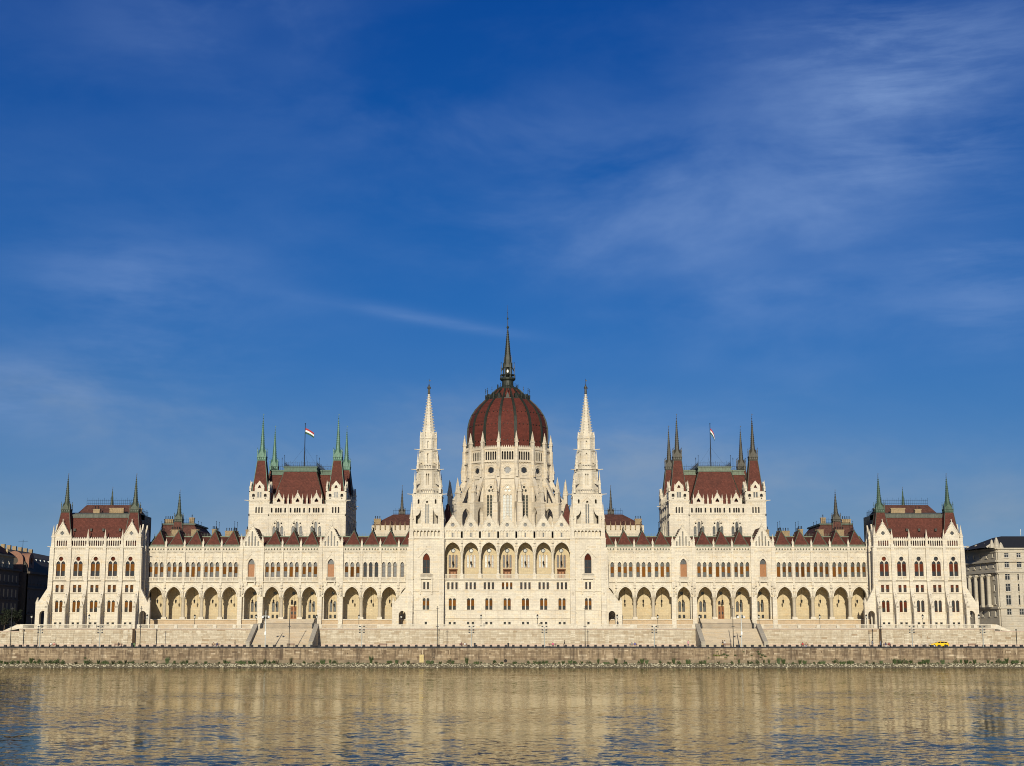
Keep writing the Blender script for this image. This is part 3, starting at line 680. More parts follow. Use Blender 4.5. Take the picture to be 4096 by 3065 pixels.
for s, nm in ((-1, 'left'), (1, 'right')):
    a, b_ = sorted((s*WING_IN, s*WING_END))
    mb = MB(); mb.box(a, b_, 0, 6.6, TZ, 12.55); part('arcade_plinth', mb, STONE_TAN, P)
    mb = MB(); mb.box(a, b_, -.35, 6.2, 12.35, 12.6); part('arcade_floor', mb, STONE, P)
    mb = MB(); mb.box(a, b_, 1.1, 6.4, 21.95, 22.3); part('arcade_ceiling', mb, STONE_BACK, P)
    mb = MB(); mb.box(a, b_, 6.6, 16, TZ, 31.9); mb.box(a, b_, .62, 6.6, 22.3, 23.2); mb.box(a, b_, 1.6, 6.6, 23.2, 31.9); part('rear_mass', mb, STONE_OLD, P)
    mb = MB(); mb.yz([(.7, 31.9), (.95, 33.3), (7.5, 36.2), (15, 36.2), (17, 33), (17, 31.9)], [], a, b_); part('roof', mb, TILE, P)
    mb = MB(); mb.box(a, b_, 7.2, 7.7, 36.1, 36.45); mb.box(a, b_, .58, .9, 31.6, 33.2)
    for i in range(int((b_-a)/.9)): xx = a+.9*i; mb.tube((xx, 7.4, 36.4), (xx, 7.4, 37.2), .03, 3, 0)
    mb.box(a, b_, 7.37, 7.43, 36.95, 37.0); part('ridge_railing', mb, COPPER_EDGE, P)
    for i, (k, cxp, w) in enumerate(layout):
        X = s*cxp; M = T(X, 0, 0)
        if k == 'b':
            part('bay_wall', BAY, None, P, M); part('balustrade', BALM, None, P, M); part('dormer_roof', DORM, None, P, M); part('ridge_cresting', CREST, None, P, M)
            for j, xo in enumerate((-1.6, 0, 1.6)):
                bt = random.choice([27.2, 27.2, 27.2, 27.35]); bb = random.choice([25.75, 25.75, 25.75, 25.5, 25.2, 26.0, 24.5]) if not (s < 0 and i in (0, 1, 2)) else 27.0
                if s < 0 and i in (0, 1, 2):
                    window(T(X+xo, .45, 24.4), .98, 4.17, .72, None, (('h', 1.4), ('h', 2.9)), GLASS_LEAD if i < 2 else GLASS, WOOD)
                else:
                    window(T(X+xo, .45, 24.4), .98, 4.17, .72, (bb-24.4, bt-24.4), (('h', 2.85),), GLASS_LEAD if s < 0 else GLASS_DIM, WOOD, BLIND)
        else:
            part('gable_wall', GBAY, None, P, M); part('balcony', BALC, None, P, M)
            mb = MB(); mb.box(X-1.5, X+1.5, -1.15, -.3, 22.95, 23.2); mb.xz([(X-1.3, 22.2), (X-1.0, 22.2), (X-1.0, 22.95), (X-1.3, 22.95)], [], -1.0, -.3); mb.xz([(X+1.0, 22.2), (X+1.3, 22.2), (X+1.3, 22.95), (X+1.0, 22.95)], [], -1.0, -.3); part('balcony_floor', mb, STONE, P)
            o = window(T(X, .3, 24.4), 1.85, 5.1, 1.5, (.08, 3.5), (('h', 3.6), ('v', 0, 3.6), ('h', 1.2)), GLASS_LEAD, WOOD_OR, WOOD_OR)
            for xo, z in ((-1.75, 34.5), (-.88, 35.9), (0, 37.3), (.88, 35.9), (1.75, 34.5)): window(T(X+xo, .12, 33.1), .42, z-33.1, .35, None, (), GLASS_LEAD, STONE, name='lancet')
            mb = MB(); mb.add([(X-2.7, .4, 33), (X+2.7, .4, 33), (X, .4, 38.6), (X-2.7, 12, 33), (X+2.7, 12, 33), (X, 12, 38.6)], [(0,1,2),(3,5,4),(0,2,5,3),(1,4,5,2)]); part('gable_roof', mb, TILE_DK, P)
            for q in (-1, 1):
                part('pilaster', PILG, None, P, T(X+q*2.95, 0, 0)); pinnacle(T(X+q*3.0, -.2, 32.9), 3.6, .62)
                canopy_statue(T(X+q*2.95, -.95, 19.4)); canopy_statue(T(X+q*2.3, -.75, 20.0))
                mb = MB(); mb.box(X+q*2.95-.62, X+q*2.95+.62, -.95, 1.2, TZ, 18.8); mb.tube((X+q*2.0, .2, 12.6), (X+q*2.0, .2, 18.8), .2, 8); part('pier', mb, STONE, P)
        central = 3 < i < 9
        bk = BK0 if not central else (BKD if i == 6 else (BKG if k == 'g' else BKW))
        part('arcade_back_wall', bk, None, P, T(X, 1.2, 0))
        if central:
            part('rose_window', winmesh(('rose',), 1.44, 1.44, .72, None, (), GLASS_DIM, STONE, BLIND)[1], None, P, T(X, 5.3, 19.28)) if False else None
            r = MB(); r.xz(circ(0, 0, .72, 14), [foil(0, 0, .55, 8)], -.08, .04); ro = part('rose_window', r, STONE_BACK, P, T(X, 6.3, 20.0)); part('pane', MB().poly([(a_, .1, c_) for a_, c_ in circ(0, 0, .7, 14)]), GLASS_DIM, ro, T(X, 6.3, 20.0))
            if i == 6:
                d = MB(); d.box(-.88, .88, 0, .12, 0, 3.68); door = part('door', d, WOOD_OR, P, T(X, 6.4, 12.62))
                for q in (-1, 1):
                    for z0, z1, mm in ((.25, 1.1, WOOD), (1.3, 2.2, GLASS), (2.4, 3.4, WOOD)): part('door_panel', MB().box(q*.45-.26, q*.45+.26, -.05, .0, z0, z1), mm, door, T(X, 6.4, 12.62))
                for xo in (-.45, .45): window(T(X+xo, 6.45, 16.7), .72, 1.15, .45, None, (), GLASS, WOOD, name='fanlight')
            else:
                for xo in (-.55, .55): window(T(X+xo, 6.45, 14.7), .82, 3.05, .55, None, (('h', 1.6),), GLASS_DIM, WOOD, name='arcade_window')
                for xo in (-.65, .65): window(T(X+xo, 6.45, 12.85), .66, 1.05, 0, None, (('v', 0, 1.0),), GLASS, IRON, name='basement_window')
        if not (4 < i < 8): part('iron_railing', RAIL, None, P, T(X, .9, 12.6))
        lab = 'black lantern hanging in the %s arch outwards from the towers, %s arcade' % (ordn[i], nm)
        hang_lantern(X, 3.0, 16.6, lab, 'lanterns hanging in the arcades')
    xs = [s*(WING_IN + B*i) for i in range(4)] + [s*(inner+GG+B*i) for i in (1, 2)] + [s*(inner+2*GG+3*B+B*i) for i in (1, 2, 3, 4, 5)]
    for X in xs:
        part('column', COLM, None, P, T(X, 0, 0)); part('pilaster', PIL, None, P, T(X, 0, 0)); pinnacle(T(X, -.05, 32.9), 2.35, .5); canopy_statue(T(X, -.35, 19.3))
# ----- copper spires on truncated tiled roofs
_sc = {}
def spire(x, y, z, half, H, m, parent=None):
    key = (half, H, m.name)
    if key not in _sc:
        mb = MB(); f = MB(); h = half
        mb.sq(0, 0, 0, h*1.02, .03*H, h*1.10); mb.sq(0, 0, .03*H, h*.96, .075*H, h*.9); mb.sq(0, 0, .075*H, h*1.16, .095*H, h*1.16)
        for k in range(4):
            a = pi/4+k*pi/2; X, Y = h*1.02*2**.5*cos(a), h*1.02*2**.5*sin(a)
            mb.lathe(X, Y, [(.03*H, h*.11), (.19*H, h*.10), (.2*H, h*.15), (.26*H, .01)], 4); mb.oct((X, Y, .26*H), h*.09, 0, h*.2)
            c, s_ = cos(k*pi/2), sin(k*pi/2); g = lambda u, v: (u*c - v*s_, u*s_ + v*c)
            tri = [(-h*.62, .095*H), (h*.62, .095*H), (h*.62, .15*H), (0, .235*H), (-h*.62, .15*H)]
            mb.add([(*g(u, -h*.93), v) for u, v in tri]+[(*g(u, -h*.2), v*.97) for u, v in tri], [(0,1,2,3,4),(0,4,9,5),(1,6,7,2),(2,7,8,3),(3,8,9,4)])
            mb.add([(*g(u, -h*.97), v) for u, v in circ(0, .145*H, h*.26, 8)]+[(*g(u, -h*.9), v) for u, v in circ(0, .145*H, h*.26, 8)], [tuple(range(8))]+[(i, (i+1) % 8, 8+(i+1) % 8, 8+i) for i in range(8)])
            for q in range(5): X2 = -h+.5*h*q; mb.tube((*g(X2, -h*1.08), .03*H), (*g(X2, -h*1.08), .08*H), h*.05, 4)
        mb.frus(0, 0, .09*H, h*.98, .2*H, h*.80, 8); mb.frus(0, 0, .2*H, h*.80, .26*H, h*.60, 8); mb.frus(0, 0, .26*H, h*.58, .88*H, h*.07, 8)
        for k in range(8):
            a = pi/8+k*pi/4; crockets(mb, (h*.60*cos(a), h*.60*sin(a), .27*H), (h*.10*cos(a), h*.10*sin(a), .86*H), 13, h*.085)
        f.tube((0, 0, .87*H), (0, 0, H), h*.05, 5, r2=h*.025); f.oct((0, 0, .90*H), h*.16); f.oct((0, 0, .945*H), h*.10); f.box(-.01, h*.22, -.02, .02, .97*H, .985*H)
        _sc[key] = (mb.mesh('spire', m), f.mesh('finial', BROWNCU if m is not VERDI else VERDI))
    o = part('spire', _sc[key][0], None, parent or P, T(x, y, z)); part('finial', _sc[key][1], None, o, T(x, y, z)); return o
def pyr_roof(x, y, z0, h0, z1, h1, m=None, edge=None, y0off=0):
    mb = MB(); mb.sq(x, y, z0, h0, z1, h1, 0)
    for a, b_ in ((-1,-1),(1,-1),(1,1),(-1,1)): mb.tube((x+a*h0, y+b_*h0, z0), (x+a*h1, y+b_*h1, z1), .11, 5, 1)
    return part('tower_roof', mb, [m or TILE, edge or COPPER], P)
def railing(pts, z, h, m=None, step=.55, name='roof_railing'):
    mb = MB()
    for (x0, y0), (x1, y1) in zip(pts, pts[1:]):
        L = math.hypot(x1-x0, y1-y0); n = max(1, int(L/step))
        for i in range(n+1):
            u = i/n; X, Y = x0+(x1-x0)*u, y0+(y1-y0)*u; mb.tube((X, Y, z), (X, Y, z+h*(1.25 if i % 3 == 0 else 1)), .028, 4); 
            if i % 3 == 0: mb.oct((X, Y, z+h*1.28), .07)
        for zz in (.25, .85): mb.tube((x0, y0, z+h*zz), (x1, y1, z+h*zz), .03, 4)
    return part(name, mb, m or IRON, P)
def chimney(x, y, z0, w, h, pots=5, m=None):
    mb = MB(); mb.box(x-w/2, x+w/2, y-.5, y+.5, z0, z0+h); mb.box(x-w/2-.12, x+w/2+.12, y-.6, y+.6, z0+h-.3, z0+h-.05)
    for i in range(int(w/.5)): mb.box(x-w/2+.25+.5*i-.1, x-w/2+.25+.5*i+.1, y-.56, y-.5, z0+h*.45, z0+h-.3)
    o = part('chimney', mb, m or BRICK_CH, P)
    pt = MB()
    for i in range(pots): X = x-w/2+w*(i+.5)/pots; pt.lathe(X, y, [(z0+h-.05, .13), (z0+h+.6, .11), (z0+h+.65, .15), (z0+h+.9, .1)], 6)
    part('chimney_pots', pt, IRON, o)
def side_buttress(x, d, y, z_top=22.3, reach=4.2, parent=None, th=1.4, door=True):
    """flaring buttress in the plane of the front, from wall x outwards in direction d, with a doorway"""
    mb = MB(); f = lambda u: x + d*u
    o = [(f(-.4), TZ), (f(reach), TZ), (f(reach), 17.0), (f(reach-.7), 17.2), (f(.9), 21.0), (f(.7), z_top+10), (f(-.4), z_top+10)]
    mb.xz(o if d > 0 else o[::-1], [arch(f(1.75), 1.9, TZ+.02, 13.7, 1.1, 6)] if door else [], y, y+th)
    archband(mb, f(1.75), 1.95, 13.7, 1.12, .14, y-.08, y, TZ)
    b = part('buttress', mb, STONE, P)
    pinnacle(T(f(reach-.32), y+.3, 15.9), 2.6, .62, b); pinnacle(T(f(reach-.32), y+th-.2, 15.9), 2.6, .62, b)
    return b

# ----- end pavilions
PB = 4.84; PY = -7.0; PX0, PX1 = 102.8, 127.0
def pav_bay(end):
    mb = MB(); h = PB/2
    holes = [rect(x-.34, x+.34, 10.75, 11.65) for x in (-.7, .7)] + [arch(x, .88, 14.45, 17.2, .5) for x in (-.6, .6)] + [rect(x-.42, x+.42, 19.9, 21.9) for x in (-.7, .7)]
    mb.xz(rect(-h, h, TZ, 23.3), holes, 0, .6)
    mb.xz(rect(-h, h, 23.3, 32.4), [arch(x, 1.12, 24.35, 27.7, .8) for x in (-.68, .68)] + [circ(0, 29.15, .6, 16)], 0, .6)
    archband(mb, 0, 3.0, 27.7, 2.75, .16, -.12, 0, 27.2); archband(mb, 0, 2.5, 17.0, 1.3, .14, -.1, 0)
    for x in (-.68, .68): archband(mb, x, 1.14, 27.7, .81, .08, -.07, 0, 24.4)
    mb.xz(circ(0, 29.15, .74, 16), [circ(0, 29.15, .61, 16)], -.08, 0)
    for z in (14.2, 19.6, 23.2, 22.9): mb.box(-h, h, -.25 if z != 23.2 else -.42, 0, z, z+.18)
    mb.box(-h, h, -.06, 0, 12.35, 12.6)
    for x in (-.7, .7): mb.xz(rect(x-.56, x+.56, 19.78, 22.06), [rect(x-.44, x+.44, 19.88, 21.94)], -.07, 0)
    mb.box(-h, h, -.5, .4, 32.2, 32.5)
    for i in range(9): mb.xz(arch(-h+.32+.525*i, .32, 31.65, 31.9, .2, 2), [], -.16, 0)
    n, pitch = (5, .62) if end else (7, .62)
    ol = rect(-h, h, 32.5, 34.7) if not end else [(-h, 32.5), (h, 32.5), (h, 34.9), (.1, 39.0), (-.1, 39.0), (-h, 34.9)]
    mb.xz(ol, [arch(pitch*(i-(n-1)/2), .36, 32.75, 34.0, .3, 3) for i in range(n)] + ([foil(0, 36.3, .55, 4)] if end else []), -.1, .3)
    if end:
        for q in (-1, 1):
            mb.xz([(q*h, 34.8), (q*h, 35.2), (0, 39.5), (0, 39.0)], [], -.25, .4); crockets(mb, (q*h, -.1, 35.3), (q*.15, -.1, 39.4), 11, .14)
        mb.sq(0, .1, 39.2, .14, 40.3, .04); mb.oct((0, .1, 40.1), .2)
    else:
        for i in range(8): x = -h+.3+.605*i; mb.xz([(x-.26, 34.7), (x+.26, 34.7), (x, 35.25)], [], -.1, .2)
    return mb.mesh('bay_wall', STONE)
PVE, PVM = pav_bay(True), pav_bay(False)
def pav_buttress():
    mb = MB(); prof = [(.2, TZ), (-3.3, TZ), (-3.3, 16.2), (-2.7, 16.8), (-.95, 20.2), (-.62, 22.0), (-.5, 33.2), (.2, 33.2)]
    mb.yz(prof, [[(a-.2-1.25, b_) for a, b_ in arch(0, 1.7, TZ+.02, 13.2, 1.5, 5)]], -.46, .46)
    mb.yz([(-3.42, TZ), (-3.3, TZ), (-3.3, 16.1), (-3.42, 16.1)], [], -.38, .38)
    mb.box(-.5, .5, -3.4, -2.3, 14.2, 14.4); mb.box(-.52, .52, -.75, 0, 22.9, 23.1); mb.box(-.5, .5, -.6, 0, 32.2, 32.55)
    mb.add([(-.55, -3.42, 15.6), (.55, -3.42, 15.6), (0, -3.42, 17.3), (-.55, -2.2, 15.6), (.55, -2.2, 15.6), (0, -2.0, 17.3)], [(0,1,2),(0,2,5,3),(1,4,5,2),(3,5,4)])
    return mb.mesh('buttress', STONE)
PBUT = pav_buttress(); PBAL = balus_mesh(2.9, 23.3, 24.35, -.28, 10, (0,))
dk = MB()
for s, nm in ((-1, 'left'), (1, 'right')):
    cxp = s*(PX0+PX1)/2
    mb = MB(); mb.box(min(s*PX0, s*PX1)+.3, max(s*PX0, s*PX1)-.3, PY+.62, 22, TZ, 32.2); part('rear_mass', mb, STONE, P)
    for i in range(5):
        X = s*(PX0+PB*(i+.5)); end = i in (0, 4); part('bay_wall', PVE if end else PVM, None, P, T(X, PY, 0)); part('balustrade', PBAL, None, P, T(X, PY, 0))
        bm_ = BLIND if s < 0 else BLIND_RED
        for xo in (-.68, .68):
            window(T(X+xo, PY+.42, 24.35), 1.12, 4.15, .8, (1.45 if s < 0 else 1.3, 3.4), (('h', 1.45), ('h', 3.3)), GLASS, WOOD, bm_)
        for xo in (-.6, .6):
            bl = random.choice([(1.0, 2.75), (1.0, 2.75), (.1, 2.75), (1.3, 2.75)]) if s < 0 else ((.1, .2) if i > 1 else random.choice([(.1, 2.7), (1.2, 2.75)]))
            window(T(X+xo, PY+.42, 14.45), .88, 3.25, .5, bl, (('h', 1.1), ('h', 2.75)), GLASS if i != 9 else GLASS, WOOD, bm_)
        for xo in (-.7, .7):
            window(T(X+xo, PY+.42, 19.9), .84, 2.0, 0, (random.choice([1.3, 1.3, .9]), 1.95), (('v', 0, 1.9), ('h', 1.3)), GLASS, WOOD, bm_)
            window(T(X+xo, PY+.42, 10.75), .68, .9, 0, None, (('v', 0, .85),), GLASS, IRON, name='basement_window')
        o = part('oculus', MB().xz(circ(0, 0, .6, 16), [circ(0, 0, .52, 16)], -.06, .06), WOOD, P, T(X, PY+.42, 29.15)); part('pane', MB().poly([(a, .02, c) for a, c in circ(0, 0, .6, 16)]), BLIND_RED if (s < 0 or i == 0) else GLASS, o, T(X, PY+.42, 29.15))
        if end:
            o = part('quatrefoil_window', MB().poly([(a, 0, c) for a, c in circ(0, 0, .6, 12)]), GLASS_LEAD, P, T(X, PY+.15, 36.3))
    for i in range(6):
        X = s*(PX0+PB*i); b = part('buttress', PBUT, None, P, T(X, PY, 0)); pinnacle(T(X, PY-.1, 33.0), 4.5 if i in (1, 2, 3, 4) else 5.6, .6 if i in (1, 2, 3, 4) else .8)
        part('statue', STATUE, None, b, T(X, PY-1.9, 17.6) @ Mx.Scale(1.1, 4))
    side_buttress(s*PX1, s, PY-.4, reach=3.9); side_buttress(s*PX0, -s, PY-.4, reach=3.6)
    # side buttresses and pinnacles along the flanks
    for d, xw in ((s, s*PX1), (-s, s*PX0)):
        for k, yy in enumerate((-3.2, 1.6, 6.4) if d == s else (-3.0,)):
            mb = MB(); mb.box(min(xw-.1, xw+d*.9), max(xw-.1, xw+d*.9), yy-.4, yy+.4, TZ, 33.0); part('pilaster', mb, STONE, P); pinnacle(T(xw+d*.4, yy, 33), 4.6, .7)
        mb = MB(); mb.box(min(xw-d*.3, xw+d*.1), max(xw-d*.3, xw+d*.1), PY+.6, 22, TZ, 34.6)
        for z in (23.2, 32.3): mb.box(min(xw, xw+d*.35), max(xw, xw+d*.35), PY+.6, 22, z, z+.25)
        part('flank_wall', mb, STONE, P)
        mb = MB()
        for k in (0, 1): mb.yz([(PY+.7+4.8*k, 34.6), (PY+5.3+4.8*k, 34.6), (PY+3.0+4.8*k, 39.0)], [], xw-.2, xw+.2)
        part('flank_gable', mb, STONE, P)
    # water spouts at the cornice
    for q in (0, 1):
        X = s*(PX0 if q == 0 else PX1); dd = -s if q == 0 else s
        part('gargoyle', MB().tube((X, PY-.3, 32.4), (X+dd*1.3, PY-.9, 32.5), .18, 5, r2=.1), STONE, P)
    # roofs
    a, b_ = sorted((s*(PX0+PB*.5), s*(PX1-PB*.5)))
    mb = MB(); mb.yz([(PY+.7, 32.3), (PY+1.1, 33.2), (PY+4.4, 41.2), (PY+5, 41.2), (PY+5, 32.3)], [], a, b_); part('roof', mb, TILE, P)
    mb = MB(); mb.yz([(PY+4.0, 40.9), (PY+3.9, 41.9), (PY+7, 42.6), (PY+14, 42.6), (PY+14, 40.9)], [], a, b_); part('roof_top', mb, LEAD, P)
    mb = MB(); mb.box(a, b_, PY+1.9, PY+2.0, 35.1, 35.22)
    for i in range(28): xx = a+(b_-a)*(i+.5)/28; mb.tube((xx, PY+1.95, 34.9), (xx, PY+1.95, 35.4), .03, 3)
    part('snow_guard', mb, IRON, P)
    for k, xx in enumerate((.14, .38, .56, .8)):
        X = a+(b_-a)*xx; part('skylight', MB().box(X-.3, X+.3, PY+2.1, PY+3.0, 37.0, 37.75), GUN, P)
    mb = MB(); mb.add([(a+1, 2, 42.3), (b_-1, 2, 42.3), (b_-3, 5, 45.2), (a+3, 5, 45.2), (a+1, 14, 42.3), (b_-1, 14, 42.3), (b_-3, 11, 45.2), (a+3, 11, 45.2)], [(0,1,2,3),(1,5,6,2),(5,4,7,6),(4,0,3,7),(3,2,6,7)]); part('upper_roof', mb, TILE_DK, P)
    mb = MB(); mb.box(a, b_, -1.5, 15, 32, 42.31); part('upper_mass', mb, LEAD, P)
    railing([(a+3, 5), (b_-3, 5)], 45.2, 1.6); railing([(s*105.5, 3), (s*105.5, 12)], 42.3, 1.4)
    for k in (0, 4):
        X = s*(PX0+PB*(k+.5)); spm = GREEN if s > 0 else COPPER
        pyr_roof(X, PY+2.9, 33.0, 2.5, 42.2, 1.2, TILE, COPPER); spire(X, PY+2.9, 42.2, 1.15, 11.3, spm)
    # rear spire, chimneys and lesser roofs behind
    cx2 = s*109.5 if s < 0 else s*111
    pyr_roof(s*119.5, 24, 33, 2.4, 44.0, .95, TILE_DK, COPPER); spire(s*119.5, 24, 44.0, .9, 8.4, spm)
    chimney(cxp-s*3.5, -.2, 41.5, 4.0, 2.4, 0); chimney(s*108.5, 8, 42.3, 4.2, 2.2, 6); chimney(cxp+s*2.2, -.3, 42, 1.8, 1.6, 2)
# ----- service roofs with chimneys between pavilion and house
for s in (-1, 1):
    mb = MB(); mb.box(min(s*84, s*103), max(s*84, s*103), 17, 40, TZ, 37); part('rear_mass', mb, STONE_OLD, P)
    mb = MB(); a, b_ = s*85, s*103; mb.add([(a+s*6, 17, 37), (b_, 17, 37), (b_, 19.5, 40.6), (a+s*8.5, 19.5, 40.6), (a+s*6, 40, 37), (b_, 40, 37), (b_, 37, 40.6), (a+s*8.5, 37, 40.6)], [(0,1,2,3),(1,5,6,2),(5,4,7,6),(4,0,3,7),(3,2,6,7)]); part('rear_roof', mb, TILE_DK, P)
    mb = MB(); mb.box(min(a+s*8, b_), max(a+s*8, b_), 19, 38, 40.5, 40.95); part('roof_top', mb, COPPER, P)
    railing([(s*94, 19.4), (s*102, 19.4)], 40.9, 1.3)
    chimney(s*101.6, 22, 39.8, 2.6, 2.6, 4); chimney(s*94.5, 21, 39.6, 1.4, 3.2, 1); chimney(s*98, 15.5, 36, 2.6, 2.8, 5); chimney(s*92, 15, 36.2, 2.4, 2.6, 0); chimney(s*86, 13, 36, 1.4, 2.8, 3); chimney(s*81, 13, 36, 3.6, 2.3, 5); chimney(s*76.2, 12, 36, .8, 2.6, 1)
    pyr_roof(s*98.2, 20, 36.2, 1.9, 41.4, 1.15, TILE_DK, COPPER); spire(s*98.2, 20, 41.4, 1.1, 9.8, COPPER if s < 0 else BROWNCU)
    # hall roof beyond the inner wing
    mb = MB(); mb.box(min(s*20, s*44), max(s*20, s*44), 56, 80, TZ, 43); part('rear_mass', mb, STONE_OLD, P)
    mb = MB(); mb.add([(s*20, 56, 43), (s*44, 56, 43), (s*37.5, 62, 47), (s*20, 62, 47), (s*20, 80, 43), (s*44, 80, 43), (s*37.5, 74, 47), (s*20, 74, 47)], [(0,1,2,3),(1,5,6,2),(5,4,7,6),(4,0,3,7),(3,2,6,7)]); part('hall_roof', mb, TILE_DK, P)
    railing([(s*20, 62), (s*37.5, 62)], 47, 1.5); spire(s*35 if s < 0 else s*34, 66, 46.5, .95, 10.6, BROWNCU)
    for k in range(9): pinnacle(T(s*(30+1.6*k), 55.6, 41.6), 2.8, .35, m=BRICK_CH)
    chimney(s*42.2, 57, 43, 2.2, 2.2, 3)

# ----- the two chamber houses with their four corner towers
HX, HY, HW = 62.3, 16.0, 14.4
def house_side():
    mb = MB(); Y = -HW
    for i in (-1, 0, 1):
        c = 5.6*i; h = 2.8
        holes = [arch(c-1.15, .95, 33, 39.2, .75), arch(c, .95, 33, 40.4, .9), arch(c+1.15, .95, 33, 39.2, .75), circ(c-.95, 40.75, .26, 8), circ(c+.95, 40.75, .26, 8)]
        mb.xz(rect(c-h, c+h, 30, 43.4), holes, Y, Y+.7); archband(mb, c, 3.9, 39.0, 3.0, .18, Y-.12, Y, 33)
        mb.box(c-h, c+h, Y-.2, Y+.2, 43.3, 43.6)
        for k in range(10): mb.box(c-h+.3+.56*k-.1, c-h+.3+.56*k+.1, Y-.15, Y, 43.0, 43.3)
        mb.xz(rect(c-h, c+h, 43.6, 46.4), [arch(c+x, .5, 43.9, 45.0, .36, 3) for x in (-2.0, -.72, 0, .72, 2.0)], Y, Y+.4); mb.box(c-h, c+h, Y-.2, Y+.5, 46.2, 46.5)
        mb.xz([(c-1.3, 46.5), (c+1.3, 46.5), (c+1.3, 47.2), (c, 49.5), (c-1.3, 47.2)], [foil(c, 47.5, .62, 3)], Y-.05, Y+.35)
        for q in (-1, 1): mb.xz([(c+q*1.35, 47.1), (c+q*1.35, 47.4), (c, 49.9), (c, 49.5)], [], Y-.18, Y+.42); crockets(mb, (c+q*1.35, Y, 47.5), (c+q*.1, Y, 49.8), 6, .13)
        mb.sq(c, Y+.1, 49.6, .1, 50.6, .03); mb.oct((c, Y+.1, 50.4), .16)
        mb.box(c-.22+2.8, c+.22+2.8, Y-.14, Y, 30, 46.4)
    return mb.mesh('house_wall', STONE)
def house_tower():
    mb = MB(); w = 3.03
    for k in range(4):
        c_, s_ = round(cos(k*pi/2)), round(sin(k*pi/2))
        f = lambda a, b, t, c_=c_, s_=s_: (a*c_ - t*s_, a*s_ + t*c_, b)
        mb.slab(rect(-w, w, 30, 47.4), [arch(x, .42, 43.8, 45.3, .36, 3) for x in (-.86, 0, .86)], f, -w, -w+.5)
        mb.slab(rect(-w+.1, w-.1, 47.6, 50.0), [arch(x, .85, 48.6, 49.1, .43, 3) for x in (-1.75, 1.75)] + [plus(x, 48.15, .24, .08) for x in (-1.75, 1.75)], f, -w-.02, -w+.35)
        mb.slab([(-1.15, 50.0), (1.15, 50.0), (1.15, 52.0), (0, 53.4), (-1.15, 52.0)], [foil(0, 51.55, .5, 3), ], f, -w-.12, -w+.35)
        for x in (-.36, .36): mb.slab(arch(x, .5, 48.4, 50.1, .35, 3), [], f, -w-.06, -w-.03, 1)
        for z, o_ in ((47.3, .22), (43.3, .1), (42.9, .05), (50.0, .08)): mb.slab(rect(-w-o_, w+o_, z, z+.25), [], f, -w-o_, -w+.3)
        for x in (-1.5, -.5, .5, 1.5): mb.slab([(x-.4, 42.3), (x-.35, 41.6), (x, 41.4), (x+.35, 41.6), (x+.4, 42.3)], [], f, -w-.08, -w)
        for i in range(14): mb.slab(rect(-2.9+.43*i-.1, -2.9+.43*i+.1, 47.0, 47.3), [], f, -w-.14, -w)
    mb.box(-w+.42, w-.42, -w+.42, w-.42, 30, 49.6, 2)  # core coloured near-black as the shade behind the slits
    return mb.mesh('corner_tower', [STONE, GLASS_LEAD, INNER_SHADE])
HS, HT = house_side(), house_tower()
WZ = MB()
